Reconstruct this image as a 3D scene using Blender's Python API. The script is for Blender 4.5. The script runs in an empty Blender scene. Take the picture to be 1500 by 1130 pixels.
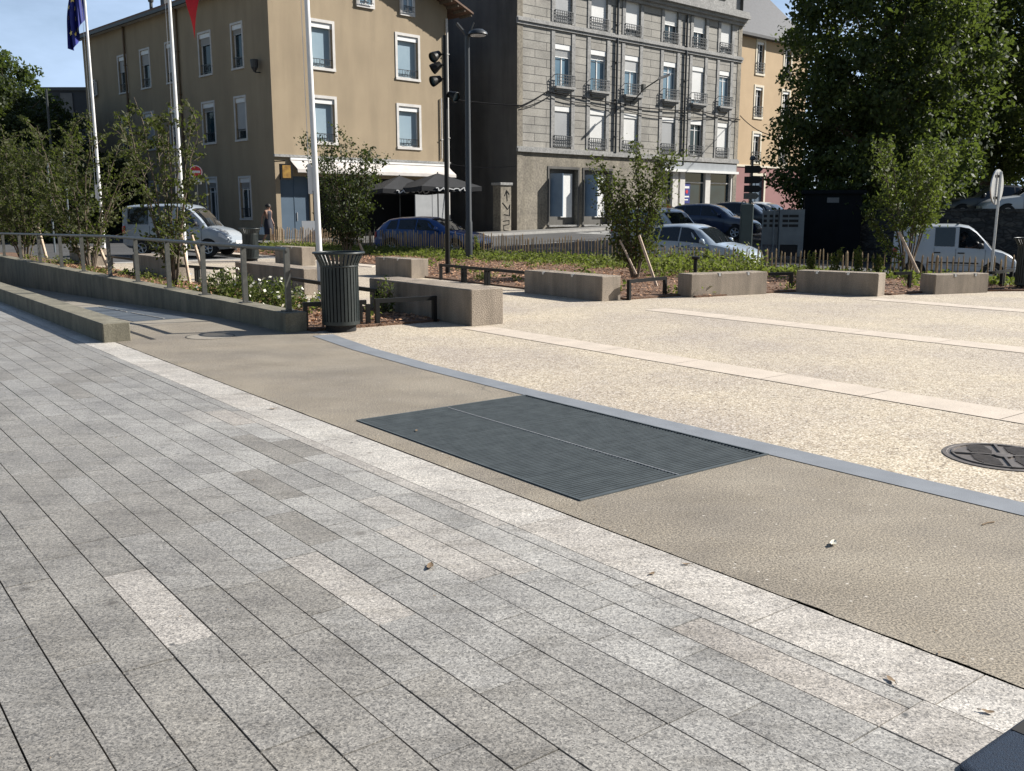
import bpy, math, random
import numpy as np
from mathutils import Vector, Matrix
random.seed(7); rng = np.random.default_rng(11)
R = math.radians
S = bpy.context.scene
COL = S.collection
# ---------------------------------------------------------------- camera model
FP, CX, CY, H = 1380.0, 750.0, 565.0, 1.55
PITCH = math.atan((CY - 310) / FP)
def ray(x, y):
    dx = (x - CX) / FP; dy = -(y - CY) / FP
    return (dx, math.cos(PITCH) + dy * math.sin(PITCH), -math.sin(PITCH) + dy * math.cos(PITCH))
def G(x, y, z=0.0):                       # photo pixel -> point on a level plane
    d = ray(x, y); t = (z - H) / d[2]
    return (d[0] * t, d[1] * t, z)
def at(x, y, Y):                          # photo pixel -> point at depth Y
    d = ray(x, y); t = Y / d[1]
    return (d[0] * t, Y, H + d[2] * t)
AX = (-0.6106, 0.7919); BX = (0.7919, 0.6106)     # paving axes u, v
def uv(u, v, z=0.0): return (u * AX[0] + v * BX[0], u * AX[1] + v * BX[1], z)
def UV(p): return (p[0] * AX[0] + p[1] * AX[1], p[0] * BX[0] + p[1] * BX[1])
def zr(X, Y):                             # street level
    s = (X - Y) * .70711; t = (X + Y) * .70711
    z = -.1 - .012 * (s + 28) if s < -28 else -.1 - .015 * (s + 28) - .0015 * (min(s, -8) + 28) ** 2
    return max(z, -1.2) + .022 * max(0, t - 24) * min(1, max(0, (-18 - s) / 8)) if t < 60 else max(z, -1.2) + .022 * 36 * min(1, max(0, (-18 - s) / 8))
# ---------------------------------------------------------------- object helpers
def tag(o, label=None, cat=None, group=None, kind=None):
    if label: o['label'] = label
    if cat: o['category'] = cat
    if group: o['group'] = group
    if kind: o['kind'] = kind
    return o
def thing(name, label, cat, loc=(0, 0, 0), rz=0.0, group=None):
    o = bpy.data.objects.new(name, None); COL.objects.link(o)
    o.empty_display_size = .1; o.location = loc; o.rotation_euler = (0, 0, rz)
    return tag(o, label, cat, group)
def copy_tree(o, parent=None):
    c = o.copy(); COL.objects.link(c)
    if parent: c.parent = parent
    for ch in list(o.children): copy_tree(ch, c)
    return c
def relabel(o, label): o['label'] = label; return o
class MB:
    def __init__(s): s.v = []; s.f = []; s.m = []; s.t = []; s.cur = 0; s.tone = .5
    def add(s, vs, fs):
        b = len(s.v); s.v += [tuple(p) for p in vs]
        for f in fs: s.f.append([b + i for i in f]); s.m.append(s.cur); s.t.append(s.tone)
    def poly(s, pts): s.add(pts, [list(range(len(pts)))])
    def bx(s, x0, x1, y0, y1, z0, z1, fr=None):
        if x0 > x1: x0, x1 = x1, x0
        if y0 > y1: y0, y1 = y1, y0
        if z0 > z1: z0, z1 = z1, z0
        vs = [(x, y, z) for z in (z0, z1) for y in (y0, y1) for x in (x0, x1)]
        if fr: vs = [fr(*p) for p in vs]
        s.add(vs, [(0, 2, 3, 1), (4, 5, 7, 6), (0, 1, 5, 4), (2, 6, 7, 3), (0, 4, 6, 2), (1, 3, 7, 5)])
    def prism(s, pts, z0, z1):
        n = len(pts)
        s.add([(p[0], p[1], z0) for p in pts] + [(p[0], p[1], z1) for p in pts],
              [list(range(n))[::-1], list(range(n, 2 * n))] + [(i, (i + 1) % n, n + (i + 1) % n, n + i) for i in range(n)])
    def tube(s, pts, r, n=8, cap=True, up=None):
        P = [Vector(p) for p in pts]; k = len(P)
        rr = r if isinstance(r, (list, tuple)) else [r] * k
        vs = []; last = None
        for i in range(k):
            d = (P[min(i + 1, k - 1)] - P[max(i - 1, 0)]).normalized()
            if last is None:
                a = Vector(up) if up else (Vector((0, 0, 1)) if abs(d.z) < .9 else Vector((1, 0, 0)))
            else: a = last
            a = (a - d * a.dot(d))
            if a.length < 1e-5: a = Vector((1, 0, 0)) - d * d.x
            a.normalize(); last = a; b = d.cross(a)
            for j in range(n):
                q = 2 * math.pi * (j + .5) / n
                vs.append(P[i] + (a * math.cos(q) + b * math.sin(q)) * rr[i])
        fs = [(i * n + j, i * n + (j + 1) % n, (i + 1) * n + (j + 1) % n, (i + 1) * n + j) for i in range(k - 1) for j in range(n)]
        if cap: fs += [list(range(n))[::-1], list(range((k - 1) * n, k * n))]
        s.add(vs, fs)
    def lathe(s, prof, n=24, c=(0, 0, 0), ax='z', cap=True):
        vs = []
        for r, h in prof:
            for j in range(n):
                q = 2 * math.pi * j / n; a, b = r * math.cos(q), r * math.sin(q)
                vs.append((c[0] + a, c[1] + b, c[2] + h) if ax == 'z' else (c[0] + a, c[1] + h, c[2] + b) if ax == 'y' else (c[0] + h, c[1] + a, c[2] + b))
        k = len(prof)
        fs = [(i * n + j, i * n + (j + 1) % n, (i + 1) * n + (j + 1) % n, (i + 1) * n + j) for i in range(k - 1) for j in range(n)]
        if cap: fs += [list(range(n))[::-1], list(range((k - 1) * n, k * n))]
        s.add(vs, fs)
    def grid(s, P):                      # P[i][j] points
        n, m = len(P), len(P[0])
        s.add([p for r_ in P for p in r_], [(i * m + j, i * m + j + 1, (i + 1) * m + j + 1, (i + 1) * m + j) for i in range(n - 1) for j in range(m - 1)])
    def build(s, name, mats, parent=None, smooth=None, loc=None, fix=True, bevel=0):
        me = bpy.data.meshes.new(name); me.from_pydata(s.v, [], s.f)
        mats = mats if isinstance(mats, (list, tuple)) else [mats]
        for m in mats: me.materials.append(m)
        me.polygons.foreach_set('material_index', s.m)
        a = me.attributes.new('tone', 'FLOAT', 'FACE'); a.data.foreach_set('value', s.t)
        if fix:
            import bmesh
            bm = bmesh.new(); bm.from_mesh(me); bmesh.ops.recalc_face_normals(bm, faces=bm.faces)
            if bevel: bmesh.ops.bevel(bm, geom=list(bm.edges), offset=bevel, segments=1, affect='EDGES')
            bm.to_mesh(me); bm.free()
        if smooth is not None:
            me.polygons.foreach_set('use_smooth', [True] * len(me.polygons)); me.set_sharp_from_angle(angle=R(smooth))
        o = bpy.data.objects.new(name, me); COL.objects.link(o)
        if parent: o.parent = parent
        if loc: o.location = loc
        return o
# ---------------------------------------------------------------- materials
def nt(name):
    m = bpy.data.materials.new(name); m.use_nodes = True
    n = m.node_tree; b = n.nodes['Principled BSDF']; return m, n, b
def L(n, a, b): n.links.new(a, b)
def noise(n, sc, det=4, vec=None, rough=.55):
    q = n.nodes.new('ShaderNodeTexNoise'); q.inputs['Scale'].default_value = sc; q.inputs['Detail'].default_value = det; q.inputs['Roughness'].default_value = rough
    if vec is not None: L(n, vec, q.inputs['Vector'])
    return q.outputs['Fac']
def ramp(n, fac, stops):
    q = n.nodes.new('ShaderNodeValToRGB'); e = q.color_ramp.elements
    while len(e) < len(stops): e.new(.5)
    for i, (p, c) in enumerate(stops): e[i].position = p; e[i].color = (c if len(c) == 4 else (*c, 1))
    L(n, fac, q.inputs['Fac']); return q.outputs['Color']
def mixc(n, a, b, fac, mode='MIX'):
    q = n.nodes.new('ShaderNodeMix'); q.data_type = 'RGBA'; q.blend_type = mode
    for sock, val in ((q.inputs[6], a), (q.inputs[7], b)):
        if isinstance(val, tuple): sock.default_value = (*val[:3], 1)
        else: L(n, val, sock)
    if isinstance(fac, (int, float)): q.inputs[0].default_value = fac
    else: L(n, fac, q.inputs[0])
    return q.outputs[2]
def ocoord(n): return n.nodes.new('ShaderNodeTexCoord').outputs['Object']
def gcoord(n): return n.nodes.new('ShaderNodeNewGeometry').outputs['Position']
def bump(n, b, h, st=.3, dist=.01):
    q = n.nodes.new('ShaderNodeBump'); q.inputs['Strength'].default_value = st; q.inputs['Distance'].default_value = dist
    L(n, h, q.inputs['Height']); L(n, q.outputs['Normal'], b.inputs['Normal'])
def attr(n, name='tone'):
    q = n.nodes.new('ShaderNodeAttribute'); q.attribute_name = name; return q.outputs['Fac']
def pm(name, c1, c2=None, sc=6, rough=.6, metal=0, bst=0, bsc=60, spec=.5, bd=.01, coat=0, fine=0, streak=0, sw=.75):
    m, n, b = nt(name)
    b.inputs['Roughness'].default_value = rough; b.inputs['Metallic'].default_value = metal
    b.inputs['Specular IOR Level'].default_value = spec; b.inputs['Coat Weight'].default_value = coat
    if coat: b.inputs['Coat Roughness'].default_value = .05
    vec = ocoord(n)
    if c2 is None: c2 = tuple(x * .82 for x in c1)
    col = ramp(n, noise(n, sc, 5, vec), [(.3, c2), (.7, c1)])
    if fine: col = mixc(n, col, ramp(n, noise(n, fine, 2, vec), [(.35, (.55, .55, .55)), (.65, (1.25, 1.25, 1.25))]), .6, 'MULTIPLY')
    if streak:       # old rain streaks and grime patches
        mp = n.nodes.new('ShaderNodeMapping'); mp.inputs['Scale'].default_value = (1, 1, .14); L(n, vec, mp.inputs['Vector'])
        col = mixc(n, col, ramp(n, noise(n, streak, 5, mp.outputs[0], .6), [(.36, (.62, .61, .59)), (.58, (1.06, 1.05, 1.04))]), sw, 'MULTIPLY')
    L(n, col, b.inputs['Base Color'])
    if bst: bump(n, b, noise(n, bsc, 3, vec), bst, bd)
    return m
M = {}
M['black_metal'] = pm('black_metal', (.009, .0095, .01), rough=.5, sc=20, spec=.25)
M['dark_metal'] = pm('dark_metal', (.035, .04, .045), rough=.4, sc=20)
M['bin_green'] = pm('bin_green', (.024, .031, .031), (.016, .022, .0225), rough=.42, sc=9)
M['rail'] = pm('rail_metal', (.12, .12, .11), (.08, .08, .075), rough=.4, metal=.3, sc=14)
M['alu'] = pm('aluminium', (.55, .56, .58), (.45, .46, .48), rough=.35, metal=.6, sc=10)
M['white'] = pm('white_paint', (.78, .78, .77), (.7, .7, .69), rough=.4, sc=6)
M['pole_white'] = pm('pole_white', (.74, .74, .74), (.66, .66, .66), rough=.35, sc=3)
M['wood'] = pm('stake_wood', (.45, .33, .22), (.3, .2, .12), rough=.8, sc=18, bst=.3)
M['pale_stake'] = pm('pale_stake', (.62, .5, .38), (.45, .33, .24), rough=.8, sc=18)
M['chestnut'] = pm('chestnut', (.52, .37, .22), (.25, .17, .1), rough=.85, sc=3, bst=.4)
M['bark'] = pm('bark', (.17, .13, .095), (.07, .055, .04), rough=.9, sc=12, bst=.5)
M['bench'] = pm('bench_concrete', (.335, .28, .222), (.265, .222, .178), rough=.85, sc=2, bst=.8, bsc=70, bd=.02, fine=70, streak=4)
M['conc'] = pm('wall_concrete', (.235, .215, .16), (.14, .13, .098), rough=.85, sc=2.2, bst=.4, bsc=40, fine=90, streak=5)
M['conc2'] = pm('ramp_concrete', (.3, .265, .215), (.235, .21, .17), rough=.85, sc=1.5, bst=.3, bsc=150, fine=260)
M['kerb'] = pm('kerb_stone', (.42, .41, .39), (.33, .32, .3), rough=.8, sc=4, fine=90)
M['asphalt'] = pm('asphalt', (.085, .085, .086), (.06, .06, .061), rough=.8, sc=.7, bst=.4, bsc=200, fine=160)
M['pavement'] = pm('pavement', (.2, .195, .185), (.14, .137, .13), rough=.85, sc=1, fine=80)
M['mark'] = pm('road_paint', (.6, .6, .58), (.4, .4, .39), rough=.7, sc=5)
M['bluestrip'] = pm('blue_strip', (.232, .247, .268), (.185, .198, .216), rough=.6, sc=4, fine=240)
M['lightstrip'] = pm('light_strip', (.60, .515, .425), (.5, .43, .355), rough=.75, sc=3, fine=160)
M['steel'] = pm('grate_steel', (.085, .1, .107), (.055, .066, .072), rough=.6, spec=.25, metal=.0, sc=8)
M['steel_light'] = pm('grate_steel_light', (.3, .3, .3), (.2, .21, .22), rough=.5, metal=.0, sc=8)
M['pit'] = pm('pit', (.012, .012, .013), rough=.9)
M['iron'] = pm('cast_iron', (.05, .045, .042), (.028, .026, .025), rough=.55, metal=.4, sc=25, bst=.4)
M['iron_lite'] = pm('cast_iron_worn', (.2, .175, .155), (.12, .105, .095), rough=.5, metal=.4, sc=25)
M['plate'] = pm('plate_blue', (.1, .115, .13), (.07, .08, .095), rough=.5, sc=3)
M['glass'] = pm('window_glass', (.02, .045, .06), (.014, .03, .042), rough=.06, sc=1, spec=.5)
M['glass_blue'] = pm('window_glass_blue', (.17, .26, .33), (.12, .2, .27), rough=.12, sc=.6, spec=.8)
M['cglass'] = pm('car_glass', (.012, .015, .018), rough=.05, spec=.8, sc=2)
M['dark'] = pm('dark_recess', (.012, .012, .013), rough=.9)
M['tyre'] = pm('tyre', (.02, .02, .02), rough=.85)
M['rim'] = pm('rim', (.45, .46, .48), rough=.3, metal=.8)
M['plastic'] = pm('black_plastic', (.025, .025, .027), rough=.6)
M['lamp'] = pm('lamp_glass', (.7, .72, .75), (.5, .52, .55), rough=.1, spec=.8, sc=30)
M['redlamp'] = pm('red_lamp', (.45, .02, .02), rough=.2)
M['orange'] = pm('orange_lamp', (.7, .2, .03), rough=.3)
M['skin'] = pm('skin', (.35, .2, .14), rough=.6)
M['hair'] = pm('hair', (.015, .012, .01), rough=.6)
M['dress'] = pm('dress', (.012, .013, .025), rough=.8)
M['bagw'] = pm('pale_bag', (.45, .55, .62), rough=.6)
M['render_y'] = pm('yellow_render', (.365, .29, .195), (.31, .245, .165), rough=.9, sc=.5, bst=.4, bsc=60, bd=.015, fine=55, streak=1.3, sw=.3)
M['trim_w'] = pm('window_trim', (.62, .6, .57), (.5, .48, .46), rough=.7, sc=3)
M['roof_tile'] = pm('roof_tile', (.2, .12, .085), (.12, .075, .055), rough=.85, sc=6, bst=.6, bsc=8)
M['slate'] = pm('slate', (.06, .062, .068), (.035, .036, .04), rough=.6, sc=5, bst=.5, bsc=12)
M['zinc'] = pm('zinc', (.07, .075, .08), rough=.5, metal=.3)
M['brownpipe'] = pm('brown_pipe', (.13, .085, .045), rough=.6)
M['sidewall'] = pm('side_render', (.15, .145, .135), (.09, .088, .085), rough=.95, streak=.8, sc=.35, bst=.4, bsc=12)
M['plaster_g'] = pm('grey_plaster', (.30, .27, .215), (.2, .18, .15), rough=.9, streak=1.2, sc=1.1, bst=.3, bsc=20, fine=8)
M['stone_trim'] = pm('stone_trim', (.34, .335, .325), (.23, .23, .225), rough=.85, sc=1.5, fine=10)
M['blind'] = pm('white_blind', (.8, .8, .79), (.72, .72, .71), rough=.5, sc=1)
M['blind_g'] = pm('grey_blind', (.42, .43, .44), (.36, .37, .38), rough=.5, sc=1)
M['ironwork'] = pm('ironwork', (.07, .078, .085), rough=.5, sc=8)
M['render_o'] = pm('orange_render', (.5, .37, .23), (.43, .315, .195), rough=.9, sc=.6, bst=.3, bsc=20)
M['pink'] = pm('pink_render', (.30, .155, .15), (.25, .13, .125), rough=.9, sc=.8)
M['cream'] = pm('cream_trim', (.68, .62, .5), (.6, .54, .43), rough=.8)
M['fascia'] = pm('shop_fascia', (.33, .35, .37), (.26, .28, .3), rough=.5, sc=2)
M['bluepanel'] = pm('blue_panel', (.075, .115, .165), (.055, .09, .13), rough=.5, sc=1)
M['steelblue'] = pm('shutter_paint', (.19, .27, .37), (.15, .22, .31), rough=.4, sc=2)
M['awning'] = pm('awning', (.56, .53, .5), (.44, .41, .39), rough=.8, sc=2)
M['screen'] = pm('grey_screen', (.33, .34, .35), (.27, .28, .29), rough=.7, sc=2); M['pale_pane'] = pm('pale_pane', (.33, .42, .48), (.25, .34, .41), rough=.15, sc=.5, spec=.7)
M['parasol'] = pm('parasol_cloth', (.022, .023, .026), (.015, .016, .018), rough=.85, sc=3)
M['darkwall'] = pm('dark_kiosk', (.009, .011, .014), (.006, .008, .01), rough=.9, spec=.08, sc=1.5, bst=.3, bsc=15)
M['graymetal'] = pm('grey_metal', (.13, .155, .17), (.095, .115, .13), rough=.5, sc=3)
M['greenpost'] = pm('green_column', (.04, .06, .058), (.03, .045, .045), rough=.5, sc=3)
M['darkbuild'] = pm('dark_facade', (.06, .065, .07), (.04, .044, .05), rough=.8, sc=.5)
M['flag_blue'] = pm('flag_blue', (.01, .02, .2), (.008, .015, .15), rough=.7, sc=5)
M['flag_white'] = pm('flag_white', (.75, .75, .76), rough=.7)
M['flag_red'] = pm('flag_red', (.62, .012, .02), (.5, .01, .015), rough=.6, sc=4)
M['star'] = pm('flag_star', (.75, .62, .2), rough=.6)
M['sign_red'] = pm('sign_red', (.6, .02, .03), rough=.4)
M['patchblue'] = pm('patch_blue', (.004, .021, .05), (.003, .014, .036), rough=.9, sc=60, bst=.6, bsc=250, fine=300)
M['leaf_dry'] = pm('dry_leaf', (.27, .19, .11), (.15, .1, .06), rough=.8)
def paint(name, c, rough=.3): return pm(name, c, tuple(x * .95 for x in c), rough=rough, sc=1, coat=.6)
M['p_white'] = paint('car_white', (.42, .455, .49)); M['p_blue'] = paint('car_blue', (.014, .06, .21)); M['p_pale'] = paint('car_pale', (.3, .34, .385)); M['p_ice'] = paint('car_ice', (.3, .36, .43)); M['cable'] = pm('cable_rubber', (.03, .03, .032), rough=.95, spec=.05); M['p_navy'] = paint('car_navy', (.012, .025, .07))
M['p_silver'] = paint('car_silver', (.5, .53, .56)); M['p_black'] = paint('car_black', (.015, .016, .018)); M['p_grey'] = paint('car_grey', (.06, .065, .07))
M['decal'] = pm('decal_blue', (.05, .07, .16), rough=.5)
M['yellow'] = pm('yellow_stripe', (.65, .5, .06), rough=.5)
def leafmat(name, c1, c2, tr=.35, rough=.45):
    m, n, b = nt(name); t = attr(n)
    col = ramp(n, t, [(0, c2), (1, c1)]); L(n, col, b.inputs['Base Color'])
    b.inputs['Roughness'].default_value = rough; b.inputs['Specular IOR Level'].default_value = .25
    tl = n.nodes.new('ShaderNodeBsdfTranslucent'); L(n, mixc(n, col, (.55, .75, .1), .35), tl.inputs['Color'])
    mx = n.nodes.new('ShaderNodeMixShader'); mx.inputs[0].default_value = tr
    L(n, b.outputs[0], mx.inputs[1]); L(n, tl.outputs[0], mx.inputs[2]); L(n, mx.outputs[0], n.nodes['Material Output'].inputs['Surface'])
    return m
M['leaf_big'] = leafmat('leaf_big', (.052, .074, .024), (.013, .024, .010), .2, .6)
M['leaf_yg'] = leafmat('leaf_yellowgreen', (.085, .1, .024), (.03, .042, .012), .22, .62)
M['leaf_young'] = leafmat('leaf_young', (.054, .058, .018), (.016, .02, .007), .2, .65)
M['leaf_dark'] = leafmat('leaf_dark', (.034, .046, .016), (.012, .02, .008), .15, .55)
M['leaf_cover'] = leafmat('leaf_cover', (.16, .165, .045), (.055, .07, .02), .3, .7)
M['petal'] = pm('petal', (.75, .72, .6), rough=.7)
M['chip'] = leafmat('bark_chip', (.55, .33, .2), (.2, .105, .06), 0, .8)
M['mulch'] = pm('mulch', (.2, .115, .07), (.1, .06, .04), rough=.95, sc=14, bst=.8, bsc=40, bd=.03)
# granite
def granite():
    m, n, b = nt('granite'); vec = gcoord(n); t = attr(n)
    base = ramp(n, t, [(0, (.2, .197, .192)), (.3, (.248, .235, .215)), (.5, (.295, .287, .274)), (.72, (.375, .366, .35)), (.85, (.40, .365, .33)), (1, (.53, .508, .475))])
    vg = n.nodes.new('ShaderNodeTexVoronoi'); vg.inputs['Scale'].default_value = 175; L(n, vec, vg.inputs['Vector'])
    sg = n.nodes.new('ShaderNodeSeparateColor'); L(n, vg.outputs['Color'], sg.inputs[0])
    sp = ramp(n, sg.outputs[0], [(0, (.22, .22, .23)), (.2, (.5, .5, .5)), (.34, (.95, .95, .95)), (.7, (1.12, 1.11, 1.09)), (1, (1.75, 1.73, 1.68))])
    col = mixc(n, base, sp, .66, 'MULTIPLY')
    sp2 = ramp(n, noise(n, 58, 3, vec, .7), [(.36, (.55, .55, .55)), (.6, (1.15, 1.15, 1.14))])
    col = mixc(n, col, sp2, .6, 'MULTIPLY')
    bl = ramp(n, noise(n, 2.3, 6, vec, .6), [(.33, (.74, .73, .72)), (.6, (1.06, 1.05, 1.03))])
    col = mixc(n, col, bl, .8, 'MULTIPLY')
    # dropped gum and drip stains
    v = n.nodes.new('ShaderNodeTexVoronoi'); v.inputs['Scale'].default_value = 2.1; v.inputs['Randomness'].default_value = 1; L(n, vec, v.inputs['Vector'])
    ad = n.nodes.new('ShaderNodeMath'); ad.operation = 'MULTIPLY_ADD'; ad.inputs[1].default_value = .12; L(n, noise(n, 16, 4, vec), ad.inputs[0]); L(n, v.outputs['Distance'], ad.inputs[2])
    col = mixc(n, col, ramp(n, ad.outputs[0], [(.075, (.5, .48, .46)), (.13, (1, 1, 1))]), .8, 'MULTIPLY')
    v2 = n.nodes.new('ShaderNodeTexVoronoi'); v2.inputs['Scale'].default_value = 6.5; L(n, vec, v2.inputs['Vector'])
    s2 = n.nodes.new('ShaderNodeSeparateColor'); L(n, v2.outputs['Color'], s2.inputs[0])
    spot = mixc(n, ramp(n, v2.outputs['Distance'], [(.05, (1, 1, 1)), (.1, (0, 0, 0))]), ramp(n, s2.outputs[0], [(.8, (0, 0, 0)), (.82, (1, 1, 1))]), 1, 'MULTIPLY')
    col = mixc(n, col, (.1, .098, .095), spot)
    mp = n.nodes.new('ShaderNodeMapping'); mp.inputs['Rotation'].default_value = (0, 0, R(-12)); mp.inputs['Scale'].default_value = (1, 3.2, 1); L(n, vec, mp.inputs['Vector'])
    col = mixc(n, col, ramp(n, noise(n, 3.4, 6, mp.outputs[0], .68), [(.36, (.7, .69, .67)), (.52, (1, 1, 1))]), .7, 'MULTIPLY')
    L(n, col, b.inputs['Base Color']); b.inputs['Roughness'].default_value = .55; b.inputs['Specular IOR Level'].default_value = .35
    bump(n, b, noise(n, 160, 3, vec), .35, .004); return m
M['granite'] = granite()
def gravel():
    m, n, b = nt('exposed_aggregate'); vec = gcoord(n)
    v = n.nodes.new('ShaderNodeTexVoronoi'); v.inputs['Scale'].default_value = 95; L(n, vec, v.inputs['Vector'])
    sx = n.nodes.new('ShaderNodeSeparateColor'); L(n, v.outputs['Color'], sx.inputs[0])
    c = ramp(n, sx.outputs[0], [(0, (.15, .125, .105)), (.18, (.35, .295, .235)), (.5, (.49, .425, .34)), (.75, (.57, .515, .435)), (1, (.74, .70, .64))])
    c = mixc(n, c, ramp(n, v.outputs['Distance'], [(.4, (1, 1, 1)), (.85, (.5, .46, .4))]), .8, 'MULTIPLY')
    c = mixc(n, c, ramp(n, noise(n, .55, 5, vec), [(.35, (.86, .84, .84)), (.65, (1.08, 1.05, .96))]), 1, 'MULTIPLY')
    c = mixc(n, c, ramp(n, noise(n, 9, 4, vec), [(.35, (.9, .9, .9)), (.6, (1.04, 1.04, 1.04))]), 1, 'MULTIPLY')
    L(n, c, b.inputs['Base Color']); b.inputs['Roughness'].default_value = .8
    bump(n, b, v.outputs['Distance'], -.5, .008); return m
M['gravel'] = gravel()
def beige():
    m, n, b = nt('beige_concrete'); vec = gcoord(n)
    mp = n.nodes.new('ShaderNodeMapping'); mp.inputs['Rotation'].default_value = (0, 0, R(-40)); mp.inputs['Scale'].default_value = (1, 1.8, 1); L(n, vec, mp.inputs['Vector'])
    c = ramp(n, noise(n, 1.6, 6, mp.outputs[0], .6), [(.3, (.205, .178, .142)), (.55, (.24, .211, .172)), (.75, (.265, .236, .195))])
    c = mixc(n, c, ramp(n, noise(n, 120, 2, vec, .75), [(.38, (.4, .39, .37)), (.5, (1, 1, 1)), (.64, (1.6, 1.57, 1.5))]), .9, 'MULTIPLY')
    c = mixc(n, c, ramp(n, noise(n, 60, 2, vec, .7), [(.36, (.66, .65, .63)), (.52, (1, 1, 1)), (.68, (1.25, 1.24, 1.2))]), .8, 'MULTIPLY')
    c = mixc(n, c, ramp(n, noise(n, .8, 6, vec, .65), [(.35, (.80, .80, .81)), (.6, (1.06, 1.05, 1.02))]), 1, 'MULTIPLY')
    e = n.nodes.new('ShaderNodeTexVoronoi'); e.feature = 'DISTANCE_TO_EDGE'; e.inputs['Scale'].default_value = .42
    wv = n.nodes.new('ShaderNodeMix'); wv.data_type = 'RGBA'; wv.inputs[0].default_value = .25; L(n, vec, wv.inputs[6]); q = n.nodes.new('ShaderNodeTexNoise'); q.inputs['Scale'].default_value = 3; q.inputs['Detail'].default_value = 5; L(n, vec, q.inputs['Vector']); L(n, q.outputs['Color'], wv.inputs[7]); L(n, wv.outputs[2], e.inputs['Vector'])
    cr = mixc(n, ramp(n, e.outputs[0], [(.002, (1, 1, 1)), (.006, (0, 0, 0))]), ramp(n, noise(n, .9, 3, vec), [(.5, (0, 0, 0)), (.58, (1, 1, 1))]), 1, 'MULTIPLY')
    c = mixc(n, c, (.09, .08, .065), mixc(n, (0, 0, 0), cr, .7))
    v3 = n.nodes.new('ShaderNodeTexVoronoi'); v3.inputs['Scale'].default_value = 22; L(n, vec, v3.inputs['Vector']); s3 = n.nodes.new('ShaderNodeSeparateColor'); L(n, v3.outputs['Color'], s3.inputs[0])
    dots = ramp(n, v3.outputs['Distance'], [(.1, (1, 1, 1)), (.18, (0, 0, 0))])
    c = mixc(n, c, (.08, .07, .06), mixc(n, dots, ramp(n, s3.outputs[0], [(.86, (0, 0, 0)), (.88, (1, 1, 1))]), 1, 'MULTIPLY'))
    c = mixc(n, c, (.5, .46, .4), mixc(n, dots, ramp(n, s3.outputs[1], [(.88, (0, 0, 0)), (.9, (1, 1, 1))]), 1, 'MULTIPLY'))
    L(n, c, b.inputs['Base Color']); b.inputs['Roughness'].default_value = .8
    bump(n, b, noise(n, 90, 4, vec), .15, .004); return m
M['beige'] = beige()
def brickmat(name, c1, c2, mort, w, h, ms, off=.5, sc=1.0, big=.7):
    m, n, b = nt(name); vec = ocoord(n)
    sp = n.nodes.new('ShaderNodeSeparateXYZ'); L(n, vec, sp.inputs[0])
    ax = n.nodes.new('ShaderNodeMath'); ax.operation = 'ADD'; L(n, sp.outputs[0], ax.inputs[0]); L(n, sp.outputs[1], ax.inputs[1])
    cb = n.nodes.new('ShaderNodeCombineXYZ'); L(n, ax.outputs[0], cb.inputs[0]); L(n, sp.outputs[2], cb.inputs[1])
    k = n.nodes.new('ShaderNodeTexBrick'); L(n, cb.outputs[0], k.inputs['Vector'])
    k.inputs['Scale'].default_value = sc; k.inputs['Brick Width'].default_value = w; k.inputs['Row Height'].default_value = h
    k.inputs['Mortar Size'].default_value = ms; k.inputs['Mortar Smooth'].default_value = .2; k.offset = off
    k.inputs['Color1'].default_value = (*c1, 1); k.inputs['Color2'].default_value = (*c2, 1); k.inputs['Mortar'].default_value = (*mort, 1)
    c = mixc(n, k.outputs['Color'], ramp(n, noise(n, big, 6, vec, .65), [(.3, (.66, .65, .63)), (.65, (1.1, 1.09, 1.05))]), .9, 'MULTIPLY')
    c = mixc(n, c, ramp(n, noise(n, 11, 4, vec), [(.35, (.78, .78, .78)), (.62, (1.08, 1.08, 1.08))]), .8, 'MULTIPLY')
    L(n, c, b.inputs['Base Color']); b.inputs['Roughness'].default_value = .9
    bump(n, b, k.outputs['Fac'], -.6, .03); return m
M['ashlar'] = brickmat('ashlar', (.365, .35, .325), (.32, .31, .29), (.06, .06, .06), 2.3, .46, .02, .4)
def rubble():
    m, n, b = nt('rubble_wall'); vec = ocoord(n)
    mp = n.nodes.new('ShaderNodeMapping'); mp.inputs['Scale'].default_value = (3.6, 3.6, 8.5); L(n, vec, mp.inputs['Vector'])
    ds = n.nodes.new('ShaderNodeMix'); ds.data_type = 'RGBA'; ds.inputs[0].default_value = .12; L(n, mp.outputs[0], ds.inputs[6])
    q = n.nodes.new('ShaderNodeTexNoise'); q.inputs['Scale'].default_value = 3; L(n, vec, q.inputs['Vector']); L(n, q.outputs['Color'], ds.inputs[7])
    v = n.nodes.new('ShaderNodeTexVoronoi'); v.inputs['Scale'].default_value = 1; L(n, ds.outputs[2], v.inputs['Vector'])
    e = n.nodes.new('ShaderNodeTexVoronoi'); e.feature = 'DISTANCE_TO_EDGE'; e.inputs['Scale'].default_value = 1; L(n, ds.outputs[2], e.inputs['Vector'])
    sx = n.nodes.new('ShaderNodeSeparateColor'); L(n, v.outputs['Color'], sx.inputs[0])
    c = ramp(n, sx.outputs[0], [(0, (.022, .025, .027)), (.6, (.045, .047, .047)), (1, (.075, .073, .068))])
    c = mixc(n, c, ramp(n, e.outputs[0], [(.02, (.4, .4, .4)), (.1, (1, 1, 1))]), 1, 'MULTIPLY')
    c = mixc(n, c, ramp(n, noise(n, 7, 5, vec), [(.35, (.6, .6, .6)), (.65, (1.2, 1.2, 1.2))]), .9, 'MULTIPLY')
    L(n, c, b.inputs['Base Color']); b.inputs['Roughness'].default_value = .95; bump(n, b, e.outputs[0], .7, .06); return m
M['rubble'] = rubble()
# ================================================================ SETTING
def structure(o): o['kind'] = 'structure'; return o
def polyUV(mb, pts, z): mb.poly([uv(u, v, z) for u, v in pts])
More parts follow.
